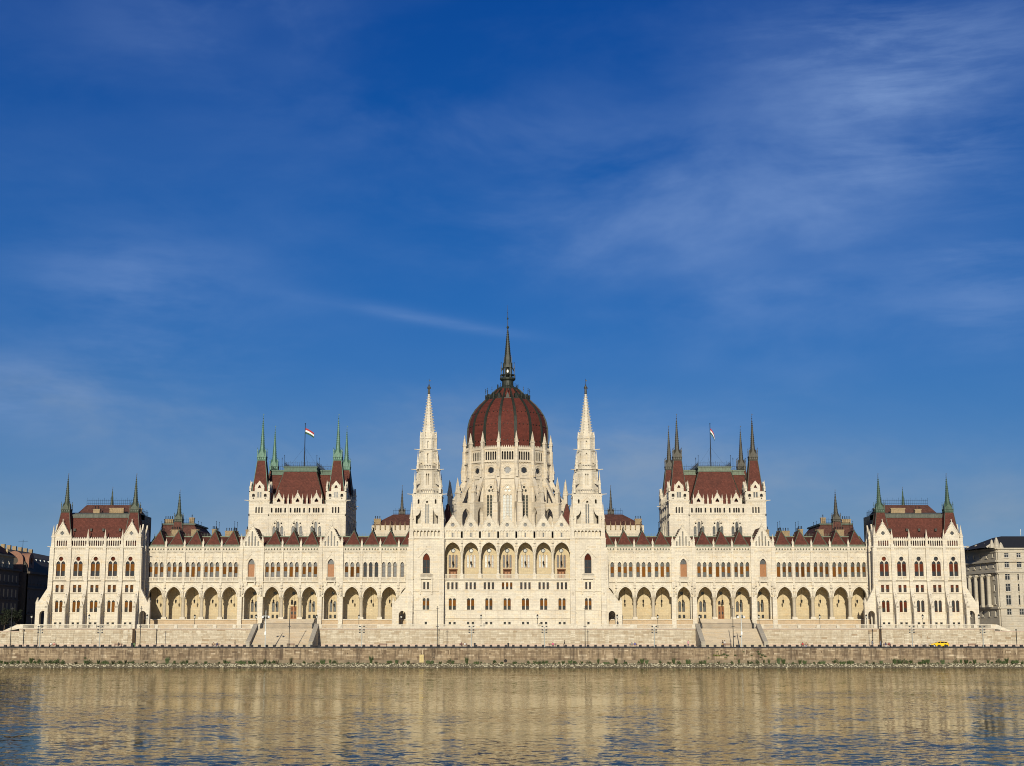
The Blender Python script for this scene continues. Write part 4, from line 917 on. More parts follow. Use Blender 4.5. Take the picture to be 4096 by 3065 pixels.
for s, nm in ((-1, 'left'), (1, 'right')):
    X, Y = s*HX, HY+HW
    mb = MB(); mb.box(X-HW+.75, X+HW-.75, Y-HW+.75, Y+HW-.75, TZ, 45.6); part('rear_mass', mb, INNER_SHADE, P)  # core in the shade colour so the gallery openings read dark
    for k in range(4):
        M = T(X, Y, 0) @ RZ(k*pi/2); part('house_wall', HS, None, P, M)
        if k in (0, 1, 3):
            for i in (-1, 0, 1):
                for xo, h, r_ in ((-1.15, 6.95, .75), (0, 8.3, .9), (1.15, 6.95, .75)): window(M @ T(5.6*i+xo, -HW+.4, 33), .95, h, r_, None, (('h', 2.2), ('h', 4.4)), GLASS_LEAD, STONE, name='chamber_window')
                for j, x in enumerate((-1.45, 1.45, 2.8)):
                    if i == 1 and j == 2: continue
                    pinnacle(M @ T(5.6*i+x, -HW+.1, 46.5), 3.0, .46)
    spm = VERDI if s < 0 else BROWNCU
    for q in (-1, 1):
        for r_ in (-1, 1):
            tx, ty = X+q*(HW-3.03), Y+r_*(HW-3.03); tw = part('corner_tower', HT, None, P, T(tx, ty, 0))
            pyr_roof(tx, ty, 49.2, 2.45, 59.6 if r_ < 0 else 59.2, 1.22, TILE, VERDI if s < 0 else COPPER); spire(tx, ty, 59.6 if r_ < 0 else 59.2, 1.2, 14.4, spm)
            for a in (-1, 1):
                for b_ in (-1, 1): pinnacle(T(tx+a*2.75, ty+b_*2.75, 49.6), 4.0, .55, tw)
            for a in (-1, 1): pinnacle(T(tx+a*1.25, ty-2.95, 50.2), 2.4, .34, tw)
            part('gargoyle', MB().tube((tx+q*2.9, ty-2.9, 47.5), (tx+q*4.4, ty-3.1, 47.6), .16, 5, r2=.1), STONE, tw)
    # cross shaped roof with copper bands
    for (bx_, by_, tx_, ty_, zt) in ((8.0, 12.9, 4.85, 10.0, 57.5), (12.7, 8.0, 9.6, 5.0, 57.0)):
        mb = MB(); mb.add([(X-bx_, Y-by_, 46.3), (X+bx_, Y-by_, 46.3), (X+tx_, Y-ty_, zt-.9), (X-tx_, Y-ty_, zt-.9), (X-bx_, Y+by_, 46.3), (X+bx_, Y+by_, 46.3), (X+tx_, Y+ty_, zt-.9), (X-tx_, Y+ty_, zt-.9)], [(0,1,2,3),(1,5,6,2),(5,4,7,6),(4,0,3,7),(3,2,6,7)])
        for q in (-1, 1):
            for r_ in (-1, 1): mb.tube((X+q*bx_, Y+r_*by_, 46.3), (X+q*tx_, Y+r_*ty_, zt-.9), .12, 5, 1)
        part('house_roof', mb, [TILE, COPPER], P)
        mb = MB(); mb.box(X-tx_-.25, X+tx_+.25, Y-ty_-.25, Y+ty_+.25, zt-.95, zt-.55); mb.box(X-tx_-.05, X+tx_+.05, Y-ty_-.05, Y+ty_+.05, zt-.55, zt+.25); mb.box(X-tx_-.3, X+tx_+.3, Y-ty_-.3, Y+ty_+.3, zt+.25, zt+.6)
        part('roof_crown', mb, GREEN if s < 0 else COPPER_EDGE, P)
        railing([(X-tx_, Y-ty_), (X+tx_, Y-ty_), (X+tx_, Y+ty_), (X-tx_, Y+ty_), (X-tx_, Y-ty_)], zt+.6, 1.3, BROWNCU)
    mb = MB(); mb.box(X-7.5, X+7.5, Y-12.2, Y-12.1, 48.3, 48.45); part('snow_guard', mb, IRON, P)
    mb = MB()
    for q in (-1, 1):
        for xx, h in ((4.85, 3.4), (5.6, 2.6)): mb.tube((X+q*xx, Y-9.9, 58), (X+q*xx, Y-9.9, 58+h), .045, 4); mb.oct((X+q*xx, Y-9.9, 58+h), .12, 0, .3); mb.oct((X+q*xx, Y-9.9, 57.6+h), .12)
    part('roof_finials', mb, IRON, P)

# ----- central block with the loggia
CB = 5.1; CY = -5.4
def central_bay():
    mb = MB(); h = CB/2
    mb.xz(rect(-h, h, TZ, 23.7), [rect(x-.33, x+.33, 10.9, 11.8) for x in (-.65, .65)] + [arch(x, .86, 15.1, 17.85, .45) for x in (-.57, .57)] + [rect(x-.32, x+.32, 20.75, 22.7) for x in (-1.14, 0, 1.14)], 0, .55)
    archband(mb, 0, 2.4, 17.6, 1.25, .14, -.1, 0); mb.xz(rect(-1.7, 1.7, 20.6, 22.95), [rect(-1.56, 1.56, 20.72, 22.8)], -.07, 0)
    for z, o_ in ((14.85, .25), (23.45, .5), (23.2, .3), (20.35, .25), (12.75, .25), (12.2, .1)): mb.box(-h, h, -o_, 0, z, z+.22)
    a = arch(0, 4.15, 31.1, 31.2, 2.6, 8); mb.xz([(-h, 31.1), a[0]] + a[:1:-1] + [a[1], (h, 31.1), (h, 35.0), (-h, 35.0)], [], 0, .9)
    archband(mb, 0, 4.2, 31.2, 2.65, .2, -.3, 0, 31.1, n=8); archband(mb, 0, 4.62, 31.2, 2.95, .08, -.06, 0, 31.1, n=8)
    mb.box(-h, h, -.45, .2, 34.75, 35.05)
    gp = [(-h, 35.05), (h, 35.05), (h, 37.25), (2.4, 37.5), (.1, 41.2), (-.1, 41.2), (-2.4, 37.5), (-h, 37.25)]
    mb.xz(gp, [arch(.82*i, .62, 35.25, 36.75, .4, 3) for i in (-2, -1, 0, 1, 2)] + [foil(0, 38.75, .6, 8)], -.2, .16); mb.xz(gp, [rect(-.27, .27, 35.25, 36.6)], .155, .5)
    mb.xz(circ(0, 38.75, .92, 16), [circ(0, 38.75, .76, 16)], -.32, -.15)
    for q in (-1, 1): mb.xz([(q*2.45, 37.45), (q*2.45, 37.75), (0, 41.6), (0, 41.2)], [], -.3, .5); crockets(mb, (q*2.45, .1, 37.9), (q*.12, .1, 41.5), 11, .15)
    mb.sq(0, .2, 41.1, .12, 42.2, .04); mb.oct((0, .2, 42.0), .18)
    return mb.mesh('bay_wall', STONE)
def loggia_back(door):
    mb = MB(); h = CB/2
    holes = [arch(x, .70, 26.9, 30.15, .45) for x in (-.94, 0, .94)] + [circ(0, 31.75, .64, 14)]
    if door: holes.append(rect(-.95, .95, 23.75, 26.2))
    mb.xz(rect(-h, h, 23.7, 34.8), holes, 4.2, 4.6); return mb.mesh('loggia_back_wall', STONE_BACK)
CBM, LB0, LB1 = central_bay(), loggia_back(False), loggia_back(True)
def loggia_col():
    mb = MB(); mb.box(-.46, .46, -.1, .85, 23.7, 25.1); mb.lathe(0, .4, [(25.1, .44), (25.25, .42), (25.4, .34), (30.2, .32), (30.25, .40), (30.35, .36), (30.85, .48), (31.1, .52)], 10); mb.box(-.5, .5, -.1, .9, 30.95, 31.1); return mb.mesh('column', STONE)
LCOL = loggia_col(); LBAL = balus_mesh(CB-.9, 23.75, 25.0, -.05)
mb = MB(); mb.box(-17.85, 17.85, CY+4.6, 16, TZ, 38.0); mb.box(-17.85, 17.85, CY+.6, CY+4.6, TZ, 23.55); mb.box(-17.85, 17.85, CY+.95, CY+4.6, 34.3, 37.4); part('rear_mass', mb, STONE_OLD, P)
mb = MB(); mb.box(-17.85, 17.85, CY+.5, CY+4.3, 23.55, 23.75); part('loggia_floor', mb, STONE, P)
for i in range(7):
    X = CB*(i-3); M = T(X, CY, 0); part('bay_wall', CBM, None, P, M); part('loggia_back_wall', LB1 if i in (0, 3, 6) else LB0, None, P, M); part('balustrade', LBAL, None, P, M)
    for xo in (-.94, 0, .94): window(T(X+xo, CY+4.35, 26.9), .70, 3.7, .45, None, (('h', 1.6), ('h', 3.1)), GLASS_PALE if i in (1, 2, 4, 5) else GLASS_LEAD, WOOD_OR)
    r = MB(); r.xz(circ(0, 0, .64, 14), [foil(0, 0, .5, 6)], -.06, .04); ro = part('rose_window', r, IRON, P, T(X, CY+4.3, 31.75)); part('pane', MB().poly([(a_, .08, c_) for a_, c_ in circ(0, 0, .62, 14)]), GLASS_PALE, ro, T(X, CY+4.3, 31.75))
    if i in (0, 3, 6):
        d = part('door', MB().box(-.95, .95, 0, .1, 0, 2.45), WOOD, P, T(X, CY+4.4, 23.75)); part('door_surround', MB().box(-1.25, 1.25, -.25, .05, 2.45, 2.9).box(-1.15, -.9, -.2, .05, 0, 2.45).box(.9, 1.15, -.2, .05, 0, 2.45), WOOD, d, T(X, CY+4.2, 23.75))
        for q in (-1, 1): part('door_panel', MB().box(q*.42-.3, q*.42+.3, -.06, 0, .3, 2.0), WOOD_OR, d, T(X, CY+4.4, 23.75))
    for xo in (-1.14, 0, 1.14): window(T(X+xo, CY+.4, 20.75), .64, 1.95, 0, ((.75, 1.88) if i == 3 else None), (('h', .8),), GLASS, WOOD)
    for xo in (-.57, .57): window(T(X+xo, CY+.4, 15.1), .86, 3.2, .45, (1.15, 2.65), (('h', 1.1),), GLASS, WOOD, BLIND)
    for xo in (-.65, .65): window(T(X+xo, CY+.4, 10.9), .66, .9, 0, None, (('v', 0, .85), ('h', .45)), GLASS, IRON, name='basement_window')
    window(T(X, CY+.3, 35.25), .54, 1.35, 0, None, (), GLASS_LEAD, STONE, name='attic_window')
    part('rosette', MB().poly([(a, .1, c) for a, c in circ(0, 0, .75, 12)]), GLASS_LEAD, P, T(X, CY+.05, 38.75))
    hang_lantern(X, CY+2.3, 27.2, 'black lantern hanging in the %s loggia arch from the left, under the dome' % ordn[i], 'lanterns hanging in the loggia')
for i in range(1, 7):
    X = CB*(i-3.5); part('column', LCOL, None, P, T(X, CY, 0)); part('pilaster', MB().box(X-.26, X+.26, CY-.2, CY+.1, 31.1, 37.2), STONE, P); canopy_statue(T(X, CY-.3, 31.7)); pinnacle(T(X, CY, 36.9), 3.0, .5)

# ----- twin towers beside the loggia
def tower_body():
    mb = MB(); Y = -4.8
    for k in range(4):
        c_, s_ = round(cos(k*pi/2)), round(sin(k*pi/2)); f = lambda a, b, t, c_=c_, s_=s_: (a*c_ - t*s_, a*s_ + t*c_, b)
        big = [rect(-.32, .32, 10.9, 11.8)] + [arch(x, .78, 15.1, 17.85, .45) for x in (-.52, .52)] + [rect(x-.3, x+.3, 20.75, 22.7) for x in (-.52, .52)]
        mb.slab(rect(-3.7, 3.7, TZ, 24.0), big if k == 0 else [], f, Y, Y+.6)
        mb.slab(rect(-3.7, 3.7, 24.0, 35.0), [arch(0, 1.95, 25.1, 29.0, 1.7, 6)] if k == 0 else [], f, Y, Y+.6)
        if k == 0:
            archband(mb, 0, 2.0, 29.0, 1.75, .3, Y-.15, Y, 25.1); mb.xz([(-2.3, 29.6), (-2.0, 29.6), (0, 31.9), (2.0, 29.6), (2.3, 29.6), (0, 32.4)], [], Y-.2, Y); mb.oct((0, Y-.1, 32.6), .15, 0, .4)
            archband(mb, 0, 2.2, 17.6, 1.15, .14, Y-.1, Y); mb.xz(rect(-1.15, 1.15, 20.6, 22.95), [rect(-1.0, 1.0, 20.72, 22.8)], Y-.08, Y)
            mb.box(-1.9, 1.9, Y-.8, Y, 23.6, 23.85); 
            for q in (-1, 1): mb.box(q*1.6-.2, q*1.6+.2, Y-.5, Y, 20.0, 23.6); mb.box(q*1.6-.14, q*1.6+.14, Y-.3, Y, 19.3, 20.0)
        for z, o_ in ((14.85, .22), (12.3, .12), (20.2, .25), (34.75, .45)): mb.slab(rect(-3.7, 3.7, z, z+.24), [], f, Y-o_, Y)
        mb.slab(rect(-4.2, 4.2, 35.0, 37.5), [arch(.98*(i-3.5), .66, 35.4, 36.7, .4, 3) for i in range(8)], f, Y+.1, Y+.4); mb.slab(rect(-4.3, 4.3, 37.4, 37.7), [], f, Y, Y+.5)
        # upper open stage with quarter arches and a tall lancet
        Z = Y+.7
        qa = [(-3.1, 39.0), (-1.75, 39.0), (-1.75, 43.6)] + [(-1.75-1.35*(1-cos(t*pi/2/4)), 43.6-2.4*sin(t*pi/2/4)) for t in range(1, 5)]
        mb.slab(rect(-4.1, 4.1, 37.7, 47.3), [[(a, b) for a, b in qa], [(-a, b) for a, b in qa][::-1], arch(-.33, .5, 39.0, 44.1, .5, 3), arch(.33, .5, 39.0, 44.1, .5, 3), circ(0, 45.1, .34, 8), arch(-2.4, .5, 44.6, 45.6, .3, 3), arch(2.4, .5, 44.6, 45.6, .3, 3)], f, Z, Z+.45)
        mb.slab([(-1.55, 38.0), (-1.35, 38.0), (-1.35, 45.0), (0, 46.4), (1.35, 45.0), (1.35, 38.0), (1.55, 38.0), (1.55, 45.2), (0, 46.8), (-1.55, 45.2)], [], f, Z-.15, Z)
        for i in range(15): mb.slab(rect(-4.0+.57*i-.12, -4.0+.57*i+.12, 46.7, 47.1), [], f, Z-.15, Z)
    mb.frus(0, 0, 37.6, 3.0, 47.4, 3.0, 8)
    for a in (-1, 1):
        for b in (-1, 1):
            mb.box(a*4.3-.62, a*4.3+.62, b*4.3-.62, b*4.3+.62, TZ, 35.0); mb.sq(a*4.3, b*4.3, 35.0, .62, 37.6, .5)
    mb.box(-3.6, 3.6, -3.6, 3.6, TZ, 38.0)
    return mb.mesh('tower', STONE)
def tower_top():
    mb = MB()
    def stage(z0, z1, r, win, wh, bal):
        ap = r*cos(pi/8); fw = r*sin(pi/8)
        for k in range(8):
            a = k*pi/4; f = lambda x, z, t, a=a: (x*cos(a) - t*sin(a), x*sin(a) + t*cos(a), z)
            mb.slab(rect(-fw, fw, z0, z1), win(k), f, -ap, -ap+.35); mb.slab(rect(-fw-.08, fw+.08, z1-.25, z1), [], f, -ap-.2, -ap+.2)
            mb.tube((r*cos(a+pi/8), r*sin(a+pi/8), z0), (r*cos(a+pi/8), r*sin(a+pi/8), z1), .16, 6)
            if bal:
                rb = bal; fb = rb*sin(pi/8); ab = rb*cos(pi/8)
                mb.slab(rect(-fb, fb, z0-.15, z0+.15), [], f, -ab-.15, -ap); mb.slab(rect(-fb, fb, z0+1.15, z0+1.35), [], f, -ab, -ab+.2)
                for i in range(6): x = -fb+fb*2*(i+.5)/6; mb.slab(rect(x-.07, x+.07, z0+.15, z0+1.15), [], f, -ab+.04, -ab+.16)
                mb.slab(rect(-fb*1.05, fb*1.05, z0-.5, z0-.15), [], f, -ab+.3, -ap)
    two = lambda z0, z1, w=.34: (lambda k: [arch(x, w, z0, z1-.3, .3, 3) for x in (-.3, .3)])
    one = lambda z0, z1, w=.4: (lambda k: [arch(0, w, z0, z1-.35, .35, 3)])
    stage(47.6, 54.3, 3.35, two(50.0, 53.3), 0, 4.5); stage(54.6, 60.0, 2.7, one(56.2, 59.2), 0, 3.6); stage(60.2, 63.6, 2.45, one(60.6, 62.8, .35), 0, None)
    for k in range(8):
        a = pi/8+k*pi/4
        mb.tube((2.45*cos(a), 2.45*sin(a), 60.2), (2.45*cos(a), 2.45*sin(a), 63.8), .2, 6); mb.frus(2.45*cos(a), 2.45*sin(a), 63.8, .26, 65.6, .02, 4)
        b = k*pi/4; c_, s_ = cos(b), sin(b); g = lambda x, y: (x*c_-y*s_, x*s_+y*c_)
        mb.add([(*g(-.8, -2.35), 63.5), (*g(.8, -2.35), 63.5), (*g(0, -2.35), 65.4), (*g(-.8, -1.6), 63.5), (*g(.8, -1.6), 63.5), (*g(0, -1.5), 65.4)], [(0,1,2),(0,2,5,3),(1,4,5,2)])
    mb.frus(0, 0, 47, 2.5, 63, 1.6, 8)
    return mb.mesh('tower_crown', STONE)
def tower_spire():
    mb = MB(); mb.frus(0, 0, 63.4, 2.0, 76.2, .26, 8)
    for k in range(8):
        a = pi/8+k*pi/4
        for i in range(15):
            u = (i+.5)/15; r = 2.0+(.26-2.0)*u+.1; z = 64.0+12.0*u; mb.oct((r*cos(a), r*sin(a), z), .17, 0, .14)
            if i % 1 == 0: mb.tube((r*cos(a), r*sin(a), z), ((r+.22)*cos(a), (r+.22)*sin(a), z+.1), .07, 4)
    mb.frus(0, 0, 76.2, .45, 76.5, .3, 8)
    return mb.mesh('spire', STONE)
TB, TT, TS = tower_body(), tower_top(), tower_spire()
KN = statue_mesh(2.9, BROWNCU)
TX, TY = 22.55, -2.2
TBAL = balus_mesh(3.4, 23.85, 25.0, -.75, 14)
for s, nm in ((-1, 'left'), (1, 'right')):
    M = T(s*TX, TY, 0); tw = part('tower', TB, None, P, M); part('tower_crown', TT, None, tw, M); part('spire', TS, None, tw, M)
    part('statue', KN, None, tw, M @ T(0, 0, 76.5)); part('flag_staff', MB().tube((0, 0, 79), (0, 0, 81.0), .05, 4).box(0, .4, -.02, .02, 80.3, 80.6), BROWNCU, tw, M); part('balustrade', TBAL, None, tw, M @ T(0, -4.8, 0))
    F = TY-4.8
    window(T(s*TX, F+.45, 25.1), 1.95, 5.6, 1.7, (3.85, 4.9) if False else None, (('h', 1.7), ('h', 3.75), ('v', 0, 3.75)), GLASS, WOOD)
    part('blind', MB().xz(arch(0, 1.7, 3.8, 3.95, 1.5, 5), [], -.03, 0), BLIND_RED, tw, T(s*TX, F+.42, 25.1))
    for xo in (-.52, .52):
        window(T(s*TX+xo, F+.42, 15.1), .78, 3.2, .45, (1.2, 2.4), (('h', 1.2), ('h', 2.5)), GLASS, WOOD, BLIND); window(T(s*TX+xo, F+.42, 20.75), .6, 1.95, 0, None, (('h', .8),), GLASS, WOOD)
    window(T(s*TX, F+.42, 10.9), .64, .9, 0, None, (('v', 0, .85), ('h', .45)), GLASS, IRON, name='basement_window')
    for xo in (-.33, .33): window(T(s*TX+xo, F+1.0, 39.0), .5, 5.6, .5, None, (('h', 1.4), ('h', 2.8)), GLASS_DIM, STONE, name='tower_lancet')
    for a in (-1, 1):
        mb = MB(); mb.yz([(F+.4, TZ), (F-1.9, TZ), (F-1.9, 16.4), (F-1.5, 18.0), (F-.8, 19.6), (F-.6, 23.8), (F-.45, 35), (F+.4, 35)], [], s*TX+a*4.3-.7, s*TX+a*4.3+.7)
        mb.add([(s*TX+a*4.3-.75, F-1.98, 16.3), (s*TX+a*4.3+.75, F-1.98, 16.3), (s*TX+a*4.3, F-1.98, 18.3), (s*TX+a*4.3-.75, F-.6, 16.3), (s*TX+a*4.3+.75, F-.6, 16.3), (s*TX+a*4.3, F-.5, 18.3)], [(0,1,2),(0,2,5,3),(1,4,5,2)])
        for z, o_ in ((14.6, 1.98), (23.5, .75), (34.7, .6)): mb.box(s*TX+a*4.3-.78, s*TX+a*4.3+.78, F-o_, F, z, z+.25)
        part('buttress', mb, STONE, P); part('statue', STATUE, None, tw, T(s*TX+a*4.3, F-1.0, 18.5))
        for b_ in (-1, 1):
            pinnacle(T(s*TX+a*4.35, TY+b_*4.35, 37.4), 7.6, .85, tw); pinnacle(T(s*TX+a*3.55, TY+b_*3.55, 47.6), 6.4, .6, tw); pinnacle(T(s*TX+a*2.8, TY+b_*2.8, 54.5), 5.2, .5, tw)
            mb = MB(); f = lambda r, z, t, a=a, b_=b_: (s*TX+a*r*.7071+t*.7071*b_, TY+b_*r*.7071-t*.7071*a, z)
            mb.slab([(3.2, 50.5), (4.9, 49.8), (4.9, 50.4), (3.2, 52.2)], [], f, -.2, .2); mb.slab([(2.5, 56.5), (3.9, 55.8), (3.9, 56.4), (2.5, 58.0)], [], f, -.17, .17); part('flyer', mb, STONE, tw)
    for q in (-1, 1):
        for z, r_ in ((47.3, 4.4), (54.3, 3.4), (60.0, 2.6)): part('gargoyle', MB().tube((s*TX+q*(r_-.3), F+1.5, z), (s*TX+q*(r_+1.2), F+.9, z+.1), .16, 5, r2=.1), STONE, tw)
    side_buttress(s*(TX+4.8), s, F-.2, reach=4.6, th=1.8)
    # little dark pinnacle and red roof between tower and drum
    pyr_roof(s*17.6, 16, 38, 2.6, 46.5, .2, TILE, COPPER)
# ----- drum and dome
DX, DY = 0, 35.0
NS = 16; AP = 13.1; FW = AP*tan(pi/NS)
def drum_mesh():
    mb = MB(); Y = -AP
    for k in range(NS):
        a = 2*pi*k/NS; f = lambda x, z, t, a=a: (x*cos(a) - t*sin(a), x*sin(a) + t*cos(a), z)
        mb.slab(rect(-FW, FW, 36, 54.8), [arch(x, .78, 41.5, 49.3, .6, 3) for x in (-.98, 0, .98)] + [circ(-.55, 51.1, .42, 10), circ(.55, 51.1, .42, 10), circ(0, 52.15, .42, 10)], f, Y, Y+.6)
        mb.slab(rect(-FW, FW, 54.8, 59.8), [foil(0, 57.3, 1.15, 8)], f, Y, Y+.5)
        mb.slab(circ(0, 57.3, 1.75, 20), [circ(0, 57.3, 1.5, 20)], f, Y-.14, Y)
        mb.slab(rect(-FW, FW, 59.8, 64.2), [arch(.76*i, .52, 60.4, 62.6, .4, 3) for i in (-2, -1, 0, 1, 2)], f, Y-.1, Y+.1)
        for i in range(8): x = -FW+.33+.65*i; mb.slab([(x-.26, 64.2), (x+.26, 64.2), (x, 64.95)], [], f, Y-.1, Y+.1)
        for i in range(10): x = -FW+.26+.52*i; mb.slab(rect(x-.1, x+.1, 59.3, 59.7), [], f, Y-.25, Y)
        for z, o_ in ((54.7, .35), (59.7, .55), (63.6, .35)): mb.slab(rect(-FW-.1, FW+.1, z, z+.25), [], f, Y-o_, Y)
        # pointed moulding round the great window
        i_ = arch(0, 3.5, 41.5, 50.3, 2.7, 5)[1:]; o_ = arch(0, 3.95, 41.5, 50.3, 3.0, 5)[1:]
        mb.slab(o_ + [(-1.975, 41.5), (-1.75, 41.5)] + i_[::-1] if o_[-1][1] > 41.6 else o_ + i_[::-1], [], f, Y-.2, Y)
        b = a+pi/NS; rr = AP/cos(pi/NS)
        mb.frus(rr*sin(b)*1.02, -rr*cos(b)*1.02, 36, .75, 63.9, .68, 8)
    return mb.mesh('drum', STONE_OLD)
DM = T(DX, DY, 0)
drum = part('drum', drum_mesh(), None, P, DM)
mb = MB(); mb.frus(0, 0, 34, 12.3, 64.3, 12.3, 16); part('drum_core', mb, INNER_SHADE, drum, DM)  # shade painted as a near-black core behind the drum openings
pg = [MB().poly([(a, 0, c) for a, c in arch(0, .78, 0, 7.8, .6, 3)]).mesh('pane', g) for g in (GLASS_PALE, GLASS_DIM)]
pc_ = [MB().poly([(a, 0, c) for a, c in circ(0, 0, .42, 10)]).mesh('pane', g) for g in (GLASS_PALE, GLASS_DIM)]
pf = [MB().poly([(a, 0, c) for a, c in circ(0, 0, 1.25, 12)]).mesh('pane', g) for g in (GLASS_LEAD, GLASS)]
wb = MB()
for z in [.9*i for i in range(1, 9)]: wb.box(-.39, .39, -.05, 0, z-.025, z+.025)
wb = wb.mesh('glazing_bars', STONE_OLD)
for k in range(NS):
    M = DM @ RZ(2*pi*k/NS); g = 0 if k == 0 else 1
    for x in (-.98, 0, .98): part('window_pane', pg[g], None, drum, M @ T(x, -AP+.4, 41.5)); part('glazing_bars', wb, None, drum, M @ T(x, -AP+.38, 41.5))
    for x, z in ((-.55, 51.1), (.55, 51.1), (0, 52.15)): part('roundel_pane', pc_[g], None, drum, M @ T(x, -AP+.35, z))
    part('rose_pane', pf[g], None, drum, M @ T(0, -AP+.35, 57.3))
    Mk = DM @ RZ(2*pi*(k+.5)/NS); rr = AP/cos(pi/NS); pinnacle(Mk @ T(0, -rr*1.02, 63.6), 5.6, .95, drum, STONE_OLD)
def dome_flyer():
    mb = MB(); f = lambda r, z, t: (t, -r, z)
    mb.slab([(12.6, 36), (19.0, 36), (19.0, 47.2), (18.5, 48.6), (17.0, 49.4), (13.2, 56.8), (12.6, 56.8)], [[(14.0, 47.6), (16.9, 47.6), (16.4, 48.9), (15.6, 50.6), (14.8, 52.0), (14.0, 52.9)], [(a, b) for a, b in arch(15.5, 2.7, 36.2, 43.5, 2.5, 5)]], f, -.6, .6)
    mb.slab([(16.9, 47.0), (19.3, 47.0), (19.3, 47.4), (16.9, 47.4)], [], f, -.72, .72); mb.slab([(17.1, 36), (19.07, 36), (19.07, 46.98), (17.1, 46.98)], [], f, -.8, .8)
    return mb.mesh('flying_buttress', STONE_OLD)
DF = dome_flyer()
for k in range(NS):
    Mk = DM @ RZ(2*pi*(k+.5)/NS); part('flying_buttress', DF, None, drum, Mk); pinnacle(Mk @ T(0, -18.2, 47.3), 8.0, 1.15, drum, STONE_OLD); pinnacle(Mk @ T(0, -14.35, 55.2), 5.0, .7, drum, STONE_OLD)
prof = [(12.2, 63.6), (12.3, 66), (12.38, 68.5), (12.32, 70.5), (12.1, 72.2), (11.7, 73.9), (10.95, 75.6), (9.8, 77.4), (8.4, 79.0), (6.9, 80.4)]
def dome_panel():
    mb = MB(); t_ = tan(pi/NS)
    for (r0, z0), (r1, z1) in zip(prof, prof[1:]): mb.add([(-r0*t_, -r0, z0), (r0*t_, -r0, z0), (r1*t_, -r1, z1), (-r1*t_, -r1, z1)], [(0, 1, 2, 3)])
    for z, r in ((66.5, 12.66), (71.5, 12.5), (75.5, 11.25)):
        for x in (-1.3, 0, 1.3): mb.box(x-.1, x+.1, -r-.12, -r+.2, z, z+.18, 1)
    return mb.mesh('dome_panel', [DOME_TILE, GUN])
def dome_rib():
    mb = MB(); c = 1/cos(pi/NS); pr = [(r*c, z) for r, z in prof] + [(3.4, 84.0)]
    for w, d in ((.46, .12), (.2, .28)):
        for (r0, z0), (r1, z1) in zip(pr, pr[1:]):
            w0, w1 = w*(.45+.55*r0/13), w*(.45+.55*r1/13)
            mb.add([(-w0, -r0+.1, z0), (w0, -r0+.1, z0), (w0, -r0-d, z0+.02), (-w0, -r0-d, z0+.02), (-w1, -r1+.1, z1), (w1, -r1+.1, z1), (w1, -r1-d, z1+.1), (-w1, -r1-d, z1+.1)], [(2,3,7,6),(1,2,6,5),(3,0,4,7)])
    return mb.mesh('dome_rib', GUN)
def dome_dormer():
    mb = MB(); mb.add([(-.5, -6.95, 80.3), (.5, -6.95, 80.3), (.5, -6.95, 81.0), (0, -6.9, 82.2), (-.5, -6.95, 81.0), (0, -5.0, 82.0), (-.5, -5.9, 81.0), (.5, -5.9, 81.0)], [(0,1,2,3,4), (3,2,7,5), (3,5,6,4)])
    mb.tube((0, -6.9, 82.5), (0, -6.9, 83.9), .07, 4); mb.oct((0, -6.9, 83.3), .2); mb.oct((0, -6.9, 83.9), .13, 0, .3)
    for q in (-1, 1): mb.tube((q*.8, -7.0, 80.3), (q*.8, -7.0, 81.9), .06, 4); mb.oct((q*.8, -7.0, 81.9), .11, 0, .25)
    mb.box(-1.2, 1.2, -7.08, -6.8, 80.2, 80.42); return mb.mesh('dome_dormer', GUN)
DP, DR, DD = dome_panel(), dome_rib(), dome_dormer()
for k in range(NS):
    M = DM @ RZ(2*pi*k/NS); part('dome_panel', DP, None, drum, M); part('dome_dormer', DD, None, drum, M); part('dome_rib', DR, None, drum, DM @ RZ(2*pi*(k+.5)/NS))
mb = MB(); mb.frus(0, 0, 80.3, 6.6, 84.2, 3.1, 16); part('dome_cap', mb, DOME_TILE, drum, DM)
